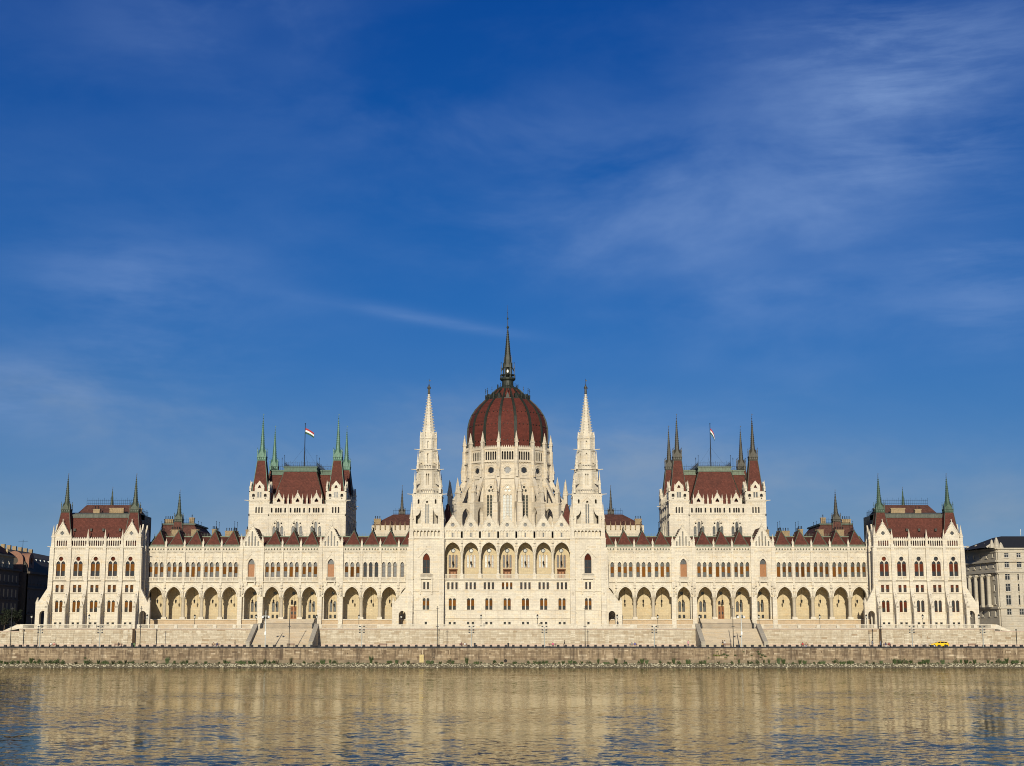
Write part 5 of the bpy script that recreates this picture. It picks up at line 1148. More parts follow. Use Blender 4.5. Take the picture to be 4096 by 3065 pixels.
def lantern_mesh():
    mb = MB(); mb.lathe(0, 0, [(83.8, 3.3), (84.1, 3.4), (84.4, 3.3), (84.6, 2.2), (85.2, 1.85), (86.6, 1.8), (87.1, 2.45), (87.5, 2.5), (87.6, 2.4)], 16)
    for k in range(24): a = 2*pi*k/24; mb.tube((3.25*cos(a), 3.25*sin(a), 84.3), (3.25*cos(a), 3.25*sin(a), 85.1 + .35*(k % 3 == 0)), .07, 4); mb.oct((3.25*cos(a), 3.25*sin(a), 85.2+ .35*(k % 3 == 0)), .14)
    mb.lathe(0, 0, [(88.5, 2.42), (88.62, 2.42)], 16)
    for k in range(32): a = 2*pi*k/32; mb.tube((2.35*cos(a), 2.35*sin(a), 87.5), (2.35*cos(a), 2.35*sin(a), 88.6), .05, 4)
    for k in range(8):
        a = pi/8+k*pi/4; c, s_ = cos(a), sin(a)
        mb.lathe(2.2*c, 2.2*s_, [(87.4, .2), (90.6, .16), (90.7, .24), (92.6, .02)], 4); mb.oct((2.2*c, 2.2*s_, 92.4), .16)
        mb.lathe(1.35*c, 1.35*s_, [(87.4, .22), (91.0, .2)], 5); mb.tube((2.2*c, 2.2*s_, 89.9), (1.35*c, 1.35*s_, 91.2), .13, 4)
        mb.lathe(1.25*c, 1.25*s_, [(91.5, .14), (93.8, .12), (95.0, .02)], 4); crockets(mb, (1.05*c, 1.05*s_, 94.0), (.2*c, .2*s_, 103.0), 16, .13)
        b = k*pi/4; g = lambda x, y, b=b: (x*cos(b)-y*sin(b), x*sin(b)+y*cos(b))
        mb.add([(*g(-.6, -1.5), 90.9), (*g(.6, -1.5), 90.9), (*g(0, -1.5), 92.6), (*g(-.5, -.9), 90.9), (*g(.5, -.9), 90.9), (*g(0, -.9), 92.4)], [(0,1,2),(0,2,5,3),(1,4,5,2)])
    mb.lathe(0, 0, [(87.6, .5), (91, .5)], 8); mb.lathe(0, 0, [(90.9, 1.6), (91.6, 1.55), (93.4, 1.15), (94.0, 1.1), (103.2, .17), (103.6, .16)], 8)
    return mb.mesh('lantern', GUN)
ln = part('lantern', lantern_mesh(), None, drum, DM)
mb = MB(); mb.lathe(0, 0, [(103.4, .12), (103.6, .3), (103.9, .42), (104.2, .3), (104.4, .12), (106.4, .08), (106.5, .2), (106.8, .28), (107.1, .1), (111.2, .03)], 8); mb.oct((0, 0, 108.6), .14, 0, .3); part('needle', mb, GUN, drum, DM)
part('lamp', MB().lathe(0, 0, [(89.0, .1), (89.3, .35), (89.8, .35), (90.1, .1)], 8), plain('white_lamp_glass', (.85, .82, .72), .3), drum, DM @ T(0, -1.45, 0))
# ---------------------------------------------------------------- neighbours of the parliament
def block(name, label, M, fronts, zt, mat_, cat='building', parts=None):
    t = tag(new(name, None, None, M), label, cat); return t
MIN_STONE = ashlar('ministry_stone', (.46, .415, .325), bw=1.3, rh=.5, joint=.72, var=.08, stain=.3, stain_col=(.26, .21, .15))
WHITE_FR = plain('white_window_frame', (.62, .60, .55), .6)
SLATE = plain('dark_slate', (.012, .013, .019), .9)
def facade(t, M, L, z0, rows, xs, wallmat, cornices, name='wall', frame=None, glass=None, th=.5, skip=None):
    """wall panel along local +x from 0 to L facing -y, with real openings; rows: (z0, h, w)"""
    holes = []
    for (z, h, w) in rows:
        for x in xs: holes.append((x, z, h, w))
    cells = sorted(set([0] + [(a+b)/2 for a, b in zip(xs, xs[1:])] + [L]))
    mb = MB()
    zt = max(z for z, *_ in cornices)
    for a, b in zip(cells, cells[1:]):
        hs = [rect(x-w/2, x+w/2, z, z+h) for x, z, h, w in holes if a < x < b]; mb.xz(rect(a, b, z0, zt), hs, 0, th)
    part(name, mb, wallmat, t, M)
    for (z, p, h) in cornices: part('cornice', MB().box(-p, L+p, -p, .1, z-h, z), wallmat, t, M)
    for x, z, h, w in holes:
        Mw = M @ T(x, th*.55, z); window(Mw, w, h, 0, None, (('v', 0, h-.07), ('h', h*.68)), glass or GLASS, frame or WHITE_FR, parent=t)
        sm = _sill(w, wallmat); part('sill', sm, None, t, M @ T(x, 0, z))
_sl = {}
def _sill(w, m):
    k = (w, m.name)
    if k not in _sl: _sl[k] = MB().box(-w/2-.15, w/2+.15, -.22, .02, -.22, 0).mesh('sill', m)
    return _sl[k]
# right: ministry with giant columns on its flank
mt = thing('ministry_building', 'grey stone ministry with giant columns and dark hipped roof right of the parliament', 'building', (150, 30, 9.05))
CW = 25.0; CXR = 147.6
rows = [(31.1, 1.4, 1.3), (28.1, 1.8, 1.4), (24.4, 1.9, 1.5), (21.0, 2.3, 1.5), (17.0, 2.9, 1.5), (13.8, 2.0, 1.4)]
cor = [(34.0, .5, .4), (33.0, .2, .3), (30.3, .7, .5), (27.2, .9, .6), (26.5, .3, .3), (16.4, .5, .5)]
facade(mt, T(CXR, CW, 0), 34, 9.05, rows, [2.6+3.7*i for i in range(8)], MIN_STONE, cor)
ang = R(97); MS = T(CXR, CW, 0) @ RZ(ang) @ T(-24, 0, 0)
MS = T(CXR-.4, CW+.4, 0) @ RZ(-R(80)) @ T(-24, 0, 0)
facade(mt, MS, 24, 9.05, [(31.2, 1.3, .9), (28.2, 1.6, 1.0), (24.6, 1.5, 1.0), (21.2, 2.0, 1.0), (17.2, 2.4, 1.0), (13.6, 1.8, 1.1)], [2.2+4.0*i for i in range(6)], MIN_STONE, cor)
cm = MB(); cm.box(-.75, .75, -.75, .75, 16.4, 17.0); cm.lathe(0, 0, [(17.0, .75), (17.3, .62), (25.4, .54), (25.6, .7), (26.0, .62)], 12); cm.box(-.85, .85, -.6, .6, 25.8, 26.3)
cm = cm.mesh('giant_column', MIN_STONE)
for i in range(5): part('giant_column', cm, None, mt, MS @ T(4.2+4.0*i, -.9, 0))
for i in range(3): part('pilaster', MB().box(-.5, .5, -.25, 0, 16.4, 26.5), MIN_STONE, mt, T(CXR+6.4+5.6*i*2, CW, 0))
for k in range(10): part('rustic_course', MB().box(0, 34, -.12, 0, 9.2+.72*k, 9.2+.72*k+.6), MIN_STONE, mt, T(CXR, CW, 0)) if k not in (7, 8, 9) else None
mb = MB(); mb.add([(CXR-5, 26, 34), (CXR+32, 26, 34), (CXR+28, 33, 38.0), (CXR+4, 33, 38.0), (CXR-6, 48, 34), (CXR+32, 48, 34), (CXR+28, 41, 38.0), (CXR+4, 41, 38.0)], [(0,1,2,3),(1,5,6,2),(5,4,7,6),(4,0,3,7),(3,2,6,7)]); part('roof', mb, SLATE, mt)
part('core', MB().box(CXR+.8, CXR+33, CW+.6, 52, 9, 33.9), MIN_STONE, mt)
for i in range(3): part('urn', MB().lathe(0, 0, [(34.0, .4), (34.3, .2), (34.5, .2), (34.9, .5), (35.4, .55), (35.5, .3), (35.7, .1)], 8), MIN_STONE, mt, MS @ T(6+5.5*i, .2, 0))
mb = MB(); mb.lathe(-.9, 0, [(34, .8), (34.9, .7), (35.6, .45), (36.2, .3), (36.5, .1)], 7); mb.lathe(.5, 0, [(34, .9), (35.2, .75), (36.2, .55), (36.9, .3), (37.2, .1)], 7); mb.lathe(1.8, 0, [(34, .8), (34.8, .6), (35.4, .3), (35.7, .1)], 7); mb.tube((-2.6, 0, 34.2), (-.9, 0, 35.2), .35, 6); part('sculpture_group', mb, MIN_STONE, mt, T(CXR-.6, CW+.4, 0))
part('roof_mast', MB().tube((CXR+10, 33, 38.2), (CXR+10, 33, 40.2), .12, 5), WHITE_POST, mt)
# left: two blocks across the side street, shade of their flanks put into the stone colour
SHADE_STONE = ashlar('shade_darkened_stone', (.10, .08, .06), bw=1.2, rh=.5, joint=.7, var=.1, stain=.4, stain_col=(.08, .065, .05))
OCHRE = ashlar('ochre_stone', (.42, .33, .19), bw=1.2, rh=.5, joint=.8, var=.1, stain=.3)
PINK = plain('pink_terracotta', (.24, .12, .075), .8)
la = thing('corner_building', 'shaded dark stone block with ochre gable front at the left edge', 'building', (-165, 25, 9.05))
MA = T(-151, 8, 0) @ RZ(R(90)); ra = [(24.0, 2.0, 1.1), (19.4, 2.4, 1.2), (15.2, 2.4, 1.2), (11.0, 2.6, 1.3)]
facade(la, MA, 30, 9.05, ra, [2.5+3.6*i for i in range(8)], SHADE_STONE, [(28.0, .7, .6), (23.2, .4, .4), (18.8, .3, .3), (14.6, .4, .4)], frame=GREY_POST)
part('front_wall', MB().box(-190, -151.02, 8, 38, 9.05, 27.9), OCHRE, la)
part('attic', MB().box(-186, -151.6, 9, 34, 28, 32.2), OCHRE, la)
mb = MB(); mb.add([(-190, 8.5, 28), (-158, 8.5, 28), (-160, 14, 32.2), (-190, 14, 32.2)], [(0, 1, 2, 3)]); part('lean_roof', mb, TILE_DK, la)
mb = MB(); mb.add([(-187, 9, 32.2), (-151.4, 9, 32.2), (-153, 21, 35.4), (-187, 21, 35.4), (-151.4, 34, 32.2), (-187, 34, 32.2)], [(0,1,2,3),(2,4,5,3),(1,4,2)]); part('roof', mb, TILE_DK, la)
part('attic_cornice', MB().box(-187, -151.2, 8.7, 34.3, 31.6, 32.1), OCHRE, la)
for i in range(4): part('statue', STATUE, None, la, T(-150.6, 10+5.5*i, 28) @ Mx.Scale(1.25, 4))
for i in range(3): part('urn', MB().lathe(0, 0, [(32.2, .35), (32.5, .2), (33.2, .5), (33.6, .3), (34.2, .05)], 7), OCHRE, la, T(-151.8, 10+9*i, 0))
lb = thing('mansard_building', 'shaded block with tall mansard roof and round pink dormer behind the corner building', 'building', (-165, 60, 9.05))
MBm = T(-149.5, 42, 0) @ RZ(R(90))
facade(lb, MBm, 44, 9.05, ra, [2.5+3.6*i for i in range(12)], SHADE_STONE, [(27.6, .8, .6), (22.8, .4, .4), (14.6, .4, .4)], frame=GREY_POST)
part('mass', MB().box(-190, -149.52, 42, 86, 9.05, 27.5), SHADE_STONE, lb)
mb = MB(); pr = [(-149.6, 27.6), (-150.4, 30.0), (-152.6, 32.6), (-157, 34.6), (-162, 35.6), (-190, 35.6), (-190, 27.6)]
mb.slab([(a, b) for a, b in pr], [], lambda a, b, t: (a, t, b), 42.3, 86); part('mansard_roof', mb, plain('mansard_slate', (.06, .05, .038), .8), lb)
mb = MB(); mb.slab(arch(0, 5.0, 27.6, 31.0, 2.5, 8), [circ(0, 31.0, 1.1, 12)], lambda a, b, t: (-150.0 + t, 46+a, b), -3, 0); mb.xz(arch(-154, 5.5, 27.6, 31.2, 2.75, 8), [circ(-154, 31.0, 1.2, 12)], 41.6, 42.5); part('round_dormer', mb, PINK, lb)
for i in range(6): part('chimney', MB().box(-160-i*.2, -158.8-i*.2, 46+6*i, 47+6*i, 34.4, 36.4), BRICK_CH, lb)
for i in range(8): part('skylight', MB().box(-152.2, -151.7, 52+4.2*i, 52.6+4.2*i, 31.4, 32.1), WHITE_POST, lb)
part('antenna', MB().tube((-157, 58, 34), (-157, 58, 38.5), .06, 4).tube((-158.5, 58, 38), (-155.5, 58, 38), .04, 4), IRON, lb)
# trees in the side street
LEAF_SHADE = plain('shade_darkened_leaf', (.012, .018, .007), .8, var=.4, scale=1.0)  # leaf colour darkened to carry the shadow over the side street
LEAF = plain('weed_leaf', (.060, .085, .026), .7, var=.4, scale=2.0)
LEAF_Y = plain('bright_leaf', (.16, .19, .035), .7, var=.35, scale=2.0)
BARK = plain('bark', (.07, .05, .035), .9)
def crown_mesh(rx, rz, n, m, size=.28):
    mb = MB(); cl = [(rnd(-.7, .7)*rx, rnd(-.7, .7)*rx, rnd(-.6, .8)*rz, rnd(.35, .6)*rx) for _ in range(9)]
    for i in range(n):
        cx_, cy_, cz_, cr = random.choice(cl); d = V((random.gauss(0, 1), random.gauss(0, 1), random.gauss(0, 1))).normalized()*cr*rnd(.55, 1.05)
        c = V((cx_, cy_, cz_)) + d; u = V((rnd(-1, 1), rnd(-1, 1), rnd(-1, 1))).normalized(); w = u.cross(V((rnd(-1, 1), rnd(-1, 1), rnd(-1, 1)))).normalized(); s = size*rnd(.6, 1.3)
        mb.add([c-u*s, c+w*s*.5, c+u*s, c-w*s*.5], [(0, 1, 2, 3)])
    return mb.mesh('crown', m)
for i, (x, y, h) in enumerate(((-148.6, 20, 6.0), (-148.2, 29, 6.5))):
    t = thing('street_tree', 'dark leafy street tree below the shaded left blocks, %s from the river' % ordn[i], 'tree', (x, y, 9.05), 0, 'trees in the side street')
    mb = MB(); mb.tube((x, y, 9.05), (x+.1, y, 9.05+h*.45), .2, 7, r2=.13)
    for k in range(5): a = k*1.3; mb.tube((x+.1, y, 9.05+h*(.35+.03*k)), (x+.1+1.3*cos(a), y+1.3*sin(a), 9.05+h*.7), .09, 5, r2=.03)
    part('trunk', mb, BARK, t); part('crown', crown_mesh(2.0, 2.6, 900, LEAF_SHADE, .24), None, t, T(x, y, 9.05+h*.68))

# ---------------------------------------------------------------- flags
RED = plain('flag_red', (.34, .018, .022), .7, var=.06); WHT = plain('flag_white', (.75, .74, .70), .7, var=.04); GRN = plain('flag_green', (.012, .07, .03), .7, var=.06)
def flag_mesh(L, hoist, droop, wave):
    mb = MB(); n = 12
    for s_ in range(3):
        for i in range(n):
            q = []
            for (u, v) in ((i/n, s_/3), ((i+1)/n, s_/3), ((i+1)/n, (s_+1)/3), (i/n, (s_+1)/3)):
                x = L*u*(1-.12*droop*u); z = -hoist*v*(1-.1*u) - droop*L*(u**1.25)*.62; y = wave*sin(u*7+v*1.5)*u; q.append((x, y, z))
            q2 = [(x, y+.02, z) for x, y, z in q]; mb.add(q + q2, [(0,1,2,3), (7,6,5,4), (0,4,5,1), (3,2,6,7), (1,5,6,2), (0,3,7,4)], s_)
    return mb.mesh('flag', [RED, WHT, GRN])
for s, nm, dr, L in ((-1, 'left', .85, 2.9), (1, 'right', 2.3, 1.7)):
    X, Y = s*62.3, 28.5
    t = thing('flagpole', 'tall flagpole with red white green tricolour on the %s house roof' % nm, 'flagpole', (X, Y, 58)); part('pole', MB().tube((X, Y, 57.5), (X, Y, 72.2), .16, 8, r2=.09).lathe(X, Y, [(72.1, .1), (72.25, .2), (72.45, .05)], 8), IRON, t)
    part('flag', flag_mesh(L, 1.75, dr, .22), None, t, T(X+.12, Y, 70.9 if s < 0 else 70.8))
    mb = MB()
    for q in (-1, 1): mb.tube((X, Y, 65), (X+q*4.6, Y-2, 58.4), .018, 3); mb.tube((X, Y, 65), (X+q*1.0, Y+2, 58), .018, 3)
    part('guy_wires', mb, IRON, t)

# ---------------------------------------------------------------- street furniture on terrace and quay
LAMPGL = plain('lantern_glass', (.62, .62, .55), .25)
def lamp_meshes():
    p = MB(); p.lathe(0, 0, [(0, .34), (.25, .34), (.3, .22), (.75, .30), (1.0, .12), (1.15, .075), (2.55, .06), (2.6, .13), (2.7, .1), (2.85, .2)], 8)
    g = MB(); g.lathe(0, 0, [(2.85, .17), (3.4, .29)], 6); r = MB(); r.lathe(0, 0, [(3.4, .34), (3.5, .32), (3.72, .12), (3.8, .1), (3.95, .02)], 6)
    for k in range(6): a = pi/6+k*pi/3; r.tube((.17*cos(a), .17*sin(a), 2.85), (.29*cos(a), .29*sin(a), 3.42), .022, 4)
    return p.mesh('post', IRON), g.mesh('lantern_glass', LAMPGL), r.mesh('lantern_frame', IRON)
LP, LG, LF = lamp_meshes()
lampx = [-129.7, -114.0, -98.2, -85.8, -68.9, -52.3, -40.7, -28.9, -7.1, 8.3, 30.1, 41.4, 52.8, 69.2, 85.9, 98.0, 113.4, 128.7]
lampn = ['at the far left end of the terrace', 'before the left end pavilion', 'at the doorway right of the left pavilion', 'before the left outer arcade', 'left of the left staircase', 'right of the left staircase', 'before the left inner arcade', 'beside the left tower doorway', 'left one below the loggia', 'right one below the loggia', 'beside the right tower doorway', 'before the right inner arcade', 'left of the right staircase', 'right of the right staircase', 'before the right outer arcade', 'at the doorway left of the right pavilion', 'before the right end pavilion', 'at the far right end of the terrace']
for x, n in zip(lampx, lampn):
    y = -13.9 if abs(x) > 97 else (-13.2 if abs(x) < 34 else -11.0); M = T(x, y, TZ)
    t = thing('street_lamp', 'black cast iron lantern post %s' % n, 'street lamp', (x, y, TZ), 0, 'lantern posts on the terrace'); part('post', LP, None, t, M); part('lantern_glass', LG, None, t, M); part('lantern_frame', LF, None, t, M)
def flood_meshes():
    p = MB(); p.lathe(0, 0, [(0, .16), (.3, .13), (5.0, .09), (5.3, .08)], 8)
    for z in (3.75, 4.4, 5.25): p.tube((-.5, 0, z), (.5, 0, z), .045, 5)
    h = MB(); h.add([(-.2, -.16, -.16), (.2, -.16, -.16), (.2, -.16, .18), (-.2, -.16, .18), (-.13, .2, -.05), (.13, .2, -.05), (.13, .2, .2), (-.13, .2, .2)], [(0,1,2,3),(7,6,5,4),(0,4,5,1),(1,5,6,2),(2,6,7,3),(3,7,4,0)])
    return p.mesh('mast', GREY_POST), h.mesh('floodlight', plain('floodlight_case', (.10, .10, .095), .5))
FP, FH = flood_meshes()
floods = [-120.1, -104.7, -37.3, -9.1, 9.7, 38.0, 104.3, 122.5]
fl_lab = ['leftmost on the quay', 'second from the left, below the left pavilion', 'below the left inner arcade', 'left one below the loggia', 'right one below the loggia', 'below the right inner arcade', 'below the right pavilion, beside the taxi', 'rightmost on the quay']
for x, n in zip(floods, fl_lab):
    M = T(x, -36.2, 5.0); t = thing('floodlight_mast', 'grey mast with six floodlights, %s' % n, 'floodlight', (x, -36.2, 5.0), 0, 'floodlight masts on the quay'); part('mast', FP, None, t, M)
    for z in (3.75, 4.4, 5.25):
        for q in (-1, 1): part('floodlight', FH, None, t, M @ T(q*.55, .15, z+.12) @ RZ(q*.5 + pi))
def tall_mesh():
    p = MB(); p.lathe(0, 0, [(0, .16), (.8, .14), (.85, .10), (10.0, .07), (10.3, .03)], 8); p.box(-.35, .35, -.04, .04, 9.75, 9.85); p.box(-.4, .4, -.05, .05, 5.2, 5.34); p.oct((0, 0, 10.3), .12)
    return p.mesh('tall_mast', IRON)
TM = tall_mesh(); talls = [-127.9, -94.5, -56.1, -17.9, 20.2, 58.4, 96.5]
for i, x in enumerate(talls):
    tag(new('tall_mast', TM, None, T(x, -35.4, 5.15)), 'tall thin black mast on the quay, %s from the left' % ordn[i], 'mast', 'tall masts on the quay')
for x, n in ((-62.1, 'left'), (60.4, 'right')):
    M = T(x, -36.3, 5.0); t = thing('camera_mast', 'pale pole with two white globes before the %s staircase' % n, 'pole', (x, -36.3, 5.0)); part('pole', MB().lathe(0, 0, [(0, .15), (.2, .12), (3.0, .11), (3.1, .16), (9.0, .08), (9.6, .05)], 8).box(-.85, .85, -.05, .05, 8.0, 8.12), WHITE_POST, t, M)
    part('control_box', MB().box(-.22, .22, -.3, -.1, 3.3, 4.1), plain('white_box', (.7, .7, .66), .5), t, M)
    for q in (-1, 1):
        g = part('globe', MB().lathe(0, 0, [(7.45, .03), (7.5, .2), (7.65, .32), (7.85, .3), (7.98, .18), (8.02, .05)], 10), plain('white_globe', (.75, .75, .72), .4), t, M @ T(q*.8, 0, 0))
# dark cubes along the quay edge
CUBE = plain('dark_concrete_cube', (.028, .026, .026), .8)
mb = MB(); mb.add([(-.33, -.3, 0), (.33, -.3, 0), (.33, .3, 0), (-.33, .3, 0), (-.33, -.3, .56), (.33, -.3, .56), (.33, .3, .56), (-.33, .3, .56), (-.29, -.26, .6), (.29, -.26, .6), (.29, .26, .6), (-.29, .26, .6)], [(0,3,2,1),(0,1,5,4),(1,2,6,5),(2,3,7,6),(3,0,4,7),(4,5,9,8),(5,6,10,9),(6,7,11,10),(7,4,8,11),(8,9,10,11)])
bm_ = mb.mesh('stone_bollard', CUBE)
benches = [-117.2, -100.3, -75.2, -55.8, -31.9, -11.2, 11.8, 32.7, 56.9, 76.9, 98.2, 120.1]
x = -133.4; i = 0
while x < 135.5:
    if not any(abs(x-b) < .95 for b in benches): tag(new('stone_bollard', bm_, None, T(x, -34.2, 5.15)), 'low dark square bollard in the row along the quay edge', 'bollard', 'square bollards along the quay edge')
    x += 1.93
BW = plain('bench_timber', (.16, .075, .04), .6)
def bench_meshes():
    s = MB().box(-1.05, 1.05, -.05, .05, 0, .035).mesh('slat', BW); l = MB(); l.box(-.05, .05, -.28, .28, 0, .06); l.box(-.05, .05, -.22, -.12, 0, .42); l.box(-.05, .05, .12, .22, 0, .92); l.box(-.05, .05, -.25, .22, .38, .43); return s, l.mesh('leg', CUBE)
BS, BL = bench_meshes()
bl_ = ['with two sitters, leftmost', 'with one dark clad sitter, second from the left', 'with two sitters near the left staircase', 'empty, before the left staircase', 'empty, left of the left tower', 'with two sitters left of a floodlight mast', 'with a pink clad sitter right of a floodlight mast', 'with two sitters below the right inner arcade', 'empty, before the right staircase', 'with a red clad sitter below the right arcade', 'with two sitters below the right pavilion', 'empty, right of the taxi']
for x, n in zip(benches, bl_):
    M = T(x, -34.6, 5.15); t = thing('park_bench', 'brown wooden quay bench, %s' % n, 'bench', (x, -34.6, 5.15), 0, 'benches on the quay')
    for q in (-.85, .85): part('leg', BL, None, t, M @ T(q, 0, 0))
    for k in range(4): part('slat', BS, None, t, M @ T(0, -.2+.12*k, .43))
    for k in range(3): part('slat', BS, None, t, M @ T(0, .21, .58+.14*k) @ Mx.Rotation(R(80), 4, 'X'))
for x, c, n in ((-97.0, (.03, .03, .03), 'dark'), (-96.4, (.10, .16, .06), 'green'), (-8.3, (.03, .03, .035), 'black'), (.4, (.03, .03, .03), 'slim black')):
    h = 1.0; tag(part('litter_bin', MB().lathe(0, 0, [(0, .2), (.1, .24), (.85, .26), (.9, .29), (1.0, .27), (1.08, .1)], 10), plain(n+'_bin', c, .6), None, T(x, -33.6, 5.15)), '%s litter bin standing on the quay behind the bollards' % n, 'bin')
# iron handrails flanking the upper steps
for s, nm in ((-1, 'left'), (1, 'right')):
    for q in (-1, 1):
        x = s*61.1+q*7.2; t = thing('handrail', 'dark ornate iron handrail on the %s side of the %s upper steps' % ('left' if q < 0 else 'right', nm), 'handrail', (x, -6, TZ)); mb = MB()
        mb.tube((x, -6.4, TZ+1.1), (x, -.9, 12.6+1.1), .07, 6); mb.tube((x, -6.4, TZ+.55), (x, -.9, 12.6+.55), .04, 5); mb.lathe(x, -6.5, [(TZ, .3), (TZ+.5, .34), (TZ+1.1, .25), (TZ+1.5, .12), (TZ+1.7, .02)], 8)
        for k in range(8): u = k/7; mb.tube((x, -6.4+5.5*u, TZ+2.7*u), (x, -6.4+5.5*u, TZ+2.7*u+1.1), .05, 5)
        part('rail', mb, IRON, t)
# small features on the walls
for x in (-130.2, -95.1, -18.4, 99.2, 137.2):
    y = -18.1 if abs(x) > 101 else (-16.3 if abs(x) < 34 else -15.15); tag(part('drainpipe', MB().tube((x, y-.22, 5.2), (x, y-.22, 9.5), .07, 6).box(x-.12, x+.12, y-.3, y, 7.6, 7.72).box(x-.14, x+.14, y-.32, y, 9.4, 9.75), IRON, None), 'black drainpipe down the terrace wall %s' % {-130.2: 'at the far left', -95.1: 'beside the left pavilion corner', -18.4: 'under the left tower', 99.2: 'beside the right pavilion corner', 137.2: 'at the far right'}[x], 'drainpipe')
YEL = plain('yellow_weathered_paint', (.50, .40, .17), .7, var=.25, scale=5)
t = thing('yellow_board', 'weathered yellow board standing against the quay wall left of centre', 'board', (-21.7, -39, 1.3)); part('panel', MB().box(-.5, .5, 0, .06, 0, 1.95), YEL, t, T(-21.7, -39.0, 1.35)); part('frame', MB().box(-.56, .56, -.04, .02, 1.28, 1.36).box(-.03, .03, -.04, 0, 0, 1.3).box(-.58, -.5, -.04, .08, 0, 2.0).box(.5, .58, -.04, .08, 0, 2.0), OCHRE, t, T(-21.7, -39.0, 1.35))
for x, z, r_ in ((-.3, 1.75, .42), (-18.6, 2.55, .14), (-40, 2.4, .1), (30, 1.7, .18)): 
    part('drain_outlet', MB().slab(circ(0, 0, r_*1.18, 14), [circ(0, 0, r_, 14)], lambda a, b, t_: (a, t_, b), -.12, .2), CONC, qw, T(x, -38.92 if z < 2 else -38.05, z)); part('drain_shade_disc', MB().poly([(a, .0, b) for a, b in circ(0, 0, r_, 14)]), INNER_SHADE, qw, T(x, -38.93 if z < 2 else -38.08, z))  # flat near-black disc painted as the shade inside each pipe

# ---------------------------------------------------------------- plants on the bank
def tuft(n, h, spread, m, wid=.035, lean=.5):
    mb = MB()
    for i in range(n):
        a = rnd(0, 6.28); r_ = spread*random.random()**.7; b = V((r_*cos(a), r_*sin(a)*.6, 0)); hh = h*rnd(.5, 1.1)
        tip = b + V((cos(a)*lean*hh*rnd(.1, .8), sin(a)*lean*hh*.4, hh)); mid = b.lerp(tip, .55) + V((rnd(-.04, .04), 0, .06)); w = wid*rnd(.7, 1.5)
        mb.add([b-V((w, 0, 0)), b+V((w, 0, 0)), mid+V((w, 0, 0)), mid-V((w, 0, 0)), tip], [(0,1,2,3), (3,2,4)])
    return mb.mesh('blades', m)
def bush(n, rx, rz, m, size=.11):
    mb = MB()
    for i in range(n):
        d = V((random.gauss(0, 1), random.gauss(0, .6), abs(random.gauss(0, 1)))).normalized()*rnd(.35, 1); c = V((d.x*rx, d.y*rx*.8, d.z*rz*rnd(.5, 1.1)+.05))
        u = V((rnd(-1, 1), rnd(-1, 1), rnd(-.3, 1))).normalized(); w = u.cross(V((rnd(-1, 1), rnd(-1, 1), rnd(-1, 1)))).normalized(); s = size*rnd(.6, 1.4)
        mb.add([c-u*s, c+w*s*.55, c+u*s*1.2, c-w*s*.55], [(0, 1, 2, 3)])
    for k in range(5): a = k*1.25; mb.tube((0, 0, 0), (rx*.5*cos(a), rx*.4*sin(a), rz*.6), .02, 3)
    return mb.mesh('leaves', m)
TUF = [tuft(60, 1.3, .35, LEAF), tuft(45, 1.7, .25, LEAF), tuft(90, .8, .8, LEAF), tuft(70, 1.0, .5, LEAF)]
BUS = [bush(170, .8, .9, LEAF), bush(230, 1.2, 1.0, LEAF), bush(130, .55, .7, LEAF), bush(190, .9, 1.3, LEAF)]
spots = []
x = -134
while x < 136:
    if abs(x+21.7) > 1.2 and abs(x+.3) > .9: spots.append(x)
    x += random.choice([.9, 1.3, 1.8, 2.4, 3.4, 1.1])
for x in spots:
    k = random.random(); z = rnd(.95, 1.2); y = -39.05 + rnd(-.25, .1)
    if k < .55: nm, ms, lab, g = 'weed_tuft', random.choice(TUF), 'tuft of upright green weeds on the rubble at the foot of the quay wall', 'weed tufts on the river bank'
    else: nm, ms, lab, g = 'weed_bush', random.choice(BUS), 'low bushy green weed on the rubble at the foot of the quay wall', 'weed bushes on the river bank'
    s_ = rnd(.65, 1.25); tag(new(nm, ms, None, T(x, y, z) @ RZ(rnd(0, 6)) @ Mx.Scale(s_, 4)), lab, 'plant', g)
gm = MB()
for i in range(5200):
    x = rnd(-QX, QX); dens = .5+.5*sin(x*.21)*sin(x*.083+1); 
    if random.random() > dens: continue
    b = V((x, -39.0+rnd(-.45, .1), 1.05)); h = rnd(.15, .5); t_ = b+V((rnd(-.12, .12), rnd(-.1, .1), h)); gm.add([b-V((.03, 0, 0)), b+V((.03, 0, 0)), t_], [(0, 1, 2)])
o = tag(part('bank_grass', gm, LEAF, None), 'thin strip of green grass between quay wall and rubble', 'grass'); o['kind'] = 'stuff'
IVG = [bush(34, .42, .38, LEAF, .12), bush(34, .5, .35, LEAF_Y, .12)]
iv = thing('creeper', 'patch of bright green creeper growing out of the quay wall before the right staircase', 'plant', (56, -38.2, 3))
for x, z, k, s_ in ((51.6, 2.35, 0, .8), (53.2, 3.0, 1, 1.2), (54.0, 2.9, 1, 1.2), (54.9, 3.05, 0, .9), (55.6, 3.2, 0, 1.3), (56.4, 2.9, 0, 1.2), (55.9, 2.5, 1, .8), (53.8, 3.9, 0, .7), (58.4, 3.0, 0, .9)): part('foliage', IVG[k], None, iv, T(x, -38.15, z) @ Mx.Scale(s_, 4))
iv = thing('creeper', 'dark green creeper hanging on the quay wall right of the bright patch', 'plant', (62, -38.2, 3))
for x, z, s_ in ((60.6, 3.9, .7), (64.2, 3.9, 1.0), (64.6, 3.3, 1.3), (65.4, 3.0, 1.2), (66.1, 2.7, 1.0), (64.9, 2.5, .8), (62.6, 3.0, .8)): part('foliage', IVG[0], None, iv, T(x, -38.15, z) @ Mx.Scale(s_, 4))
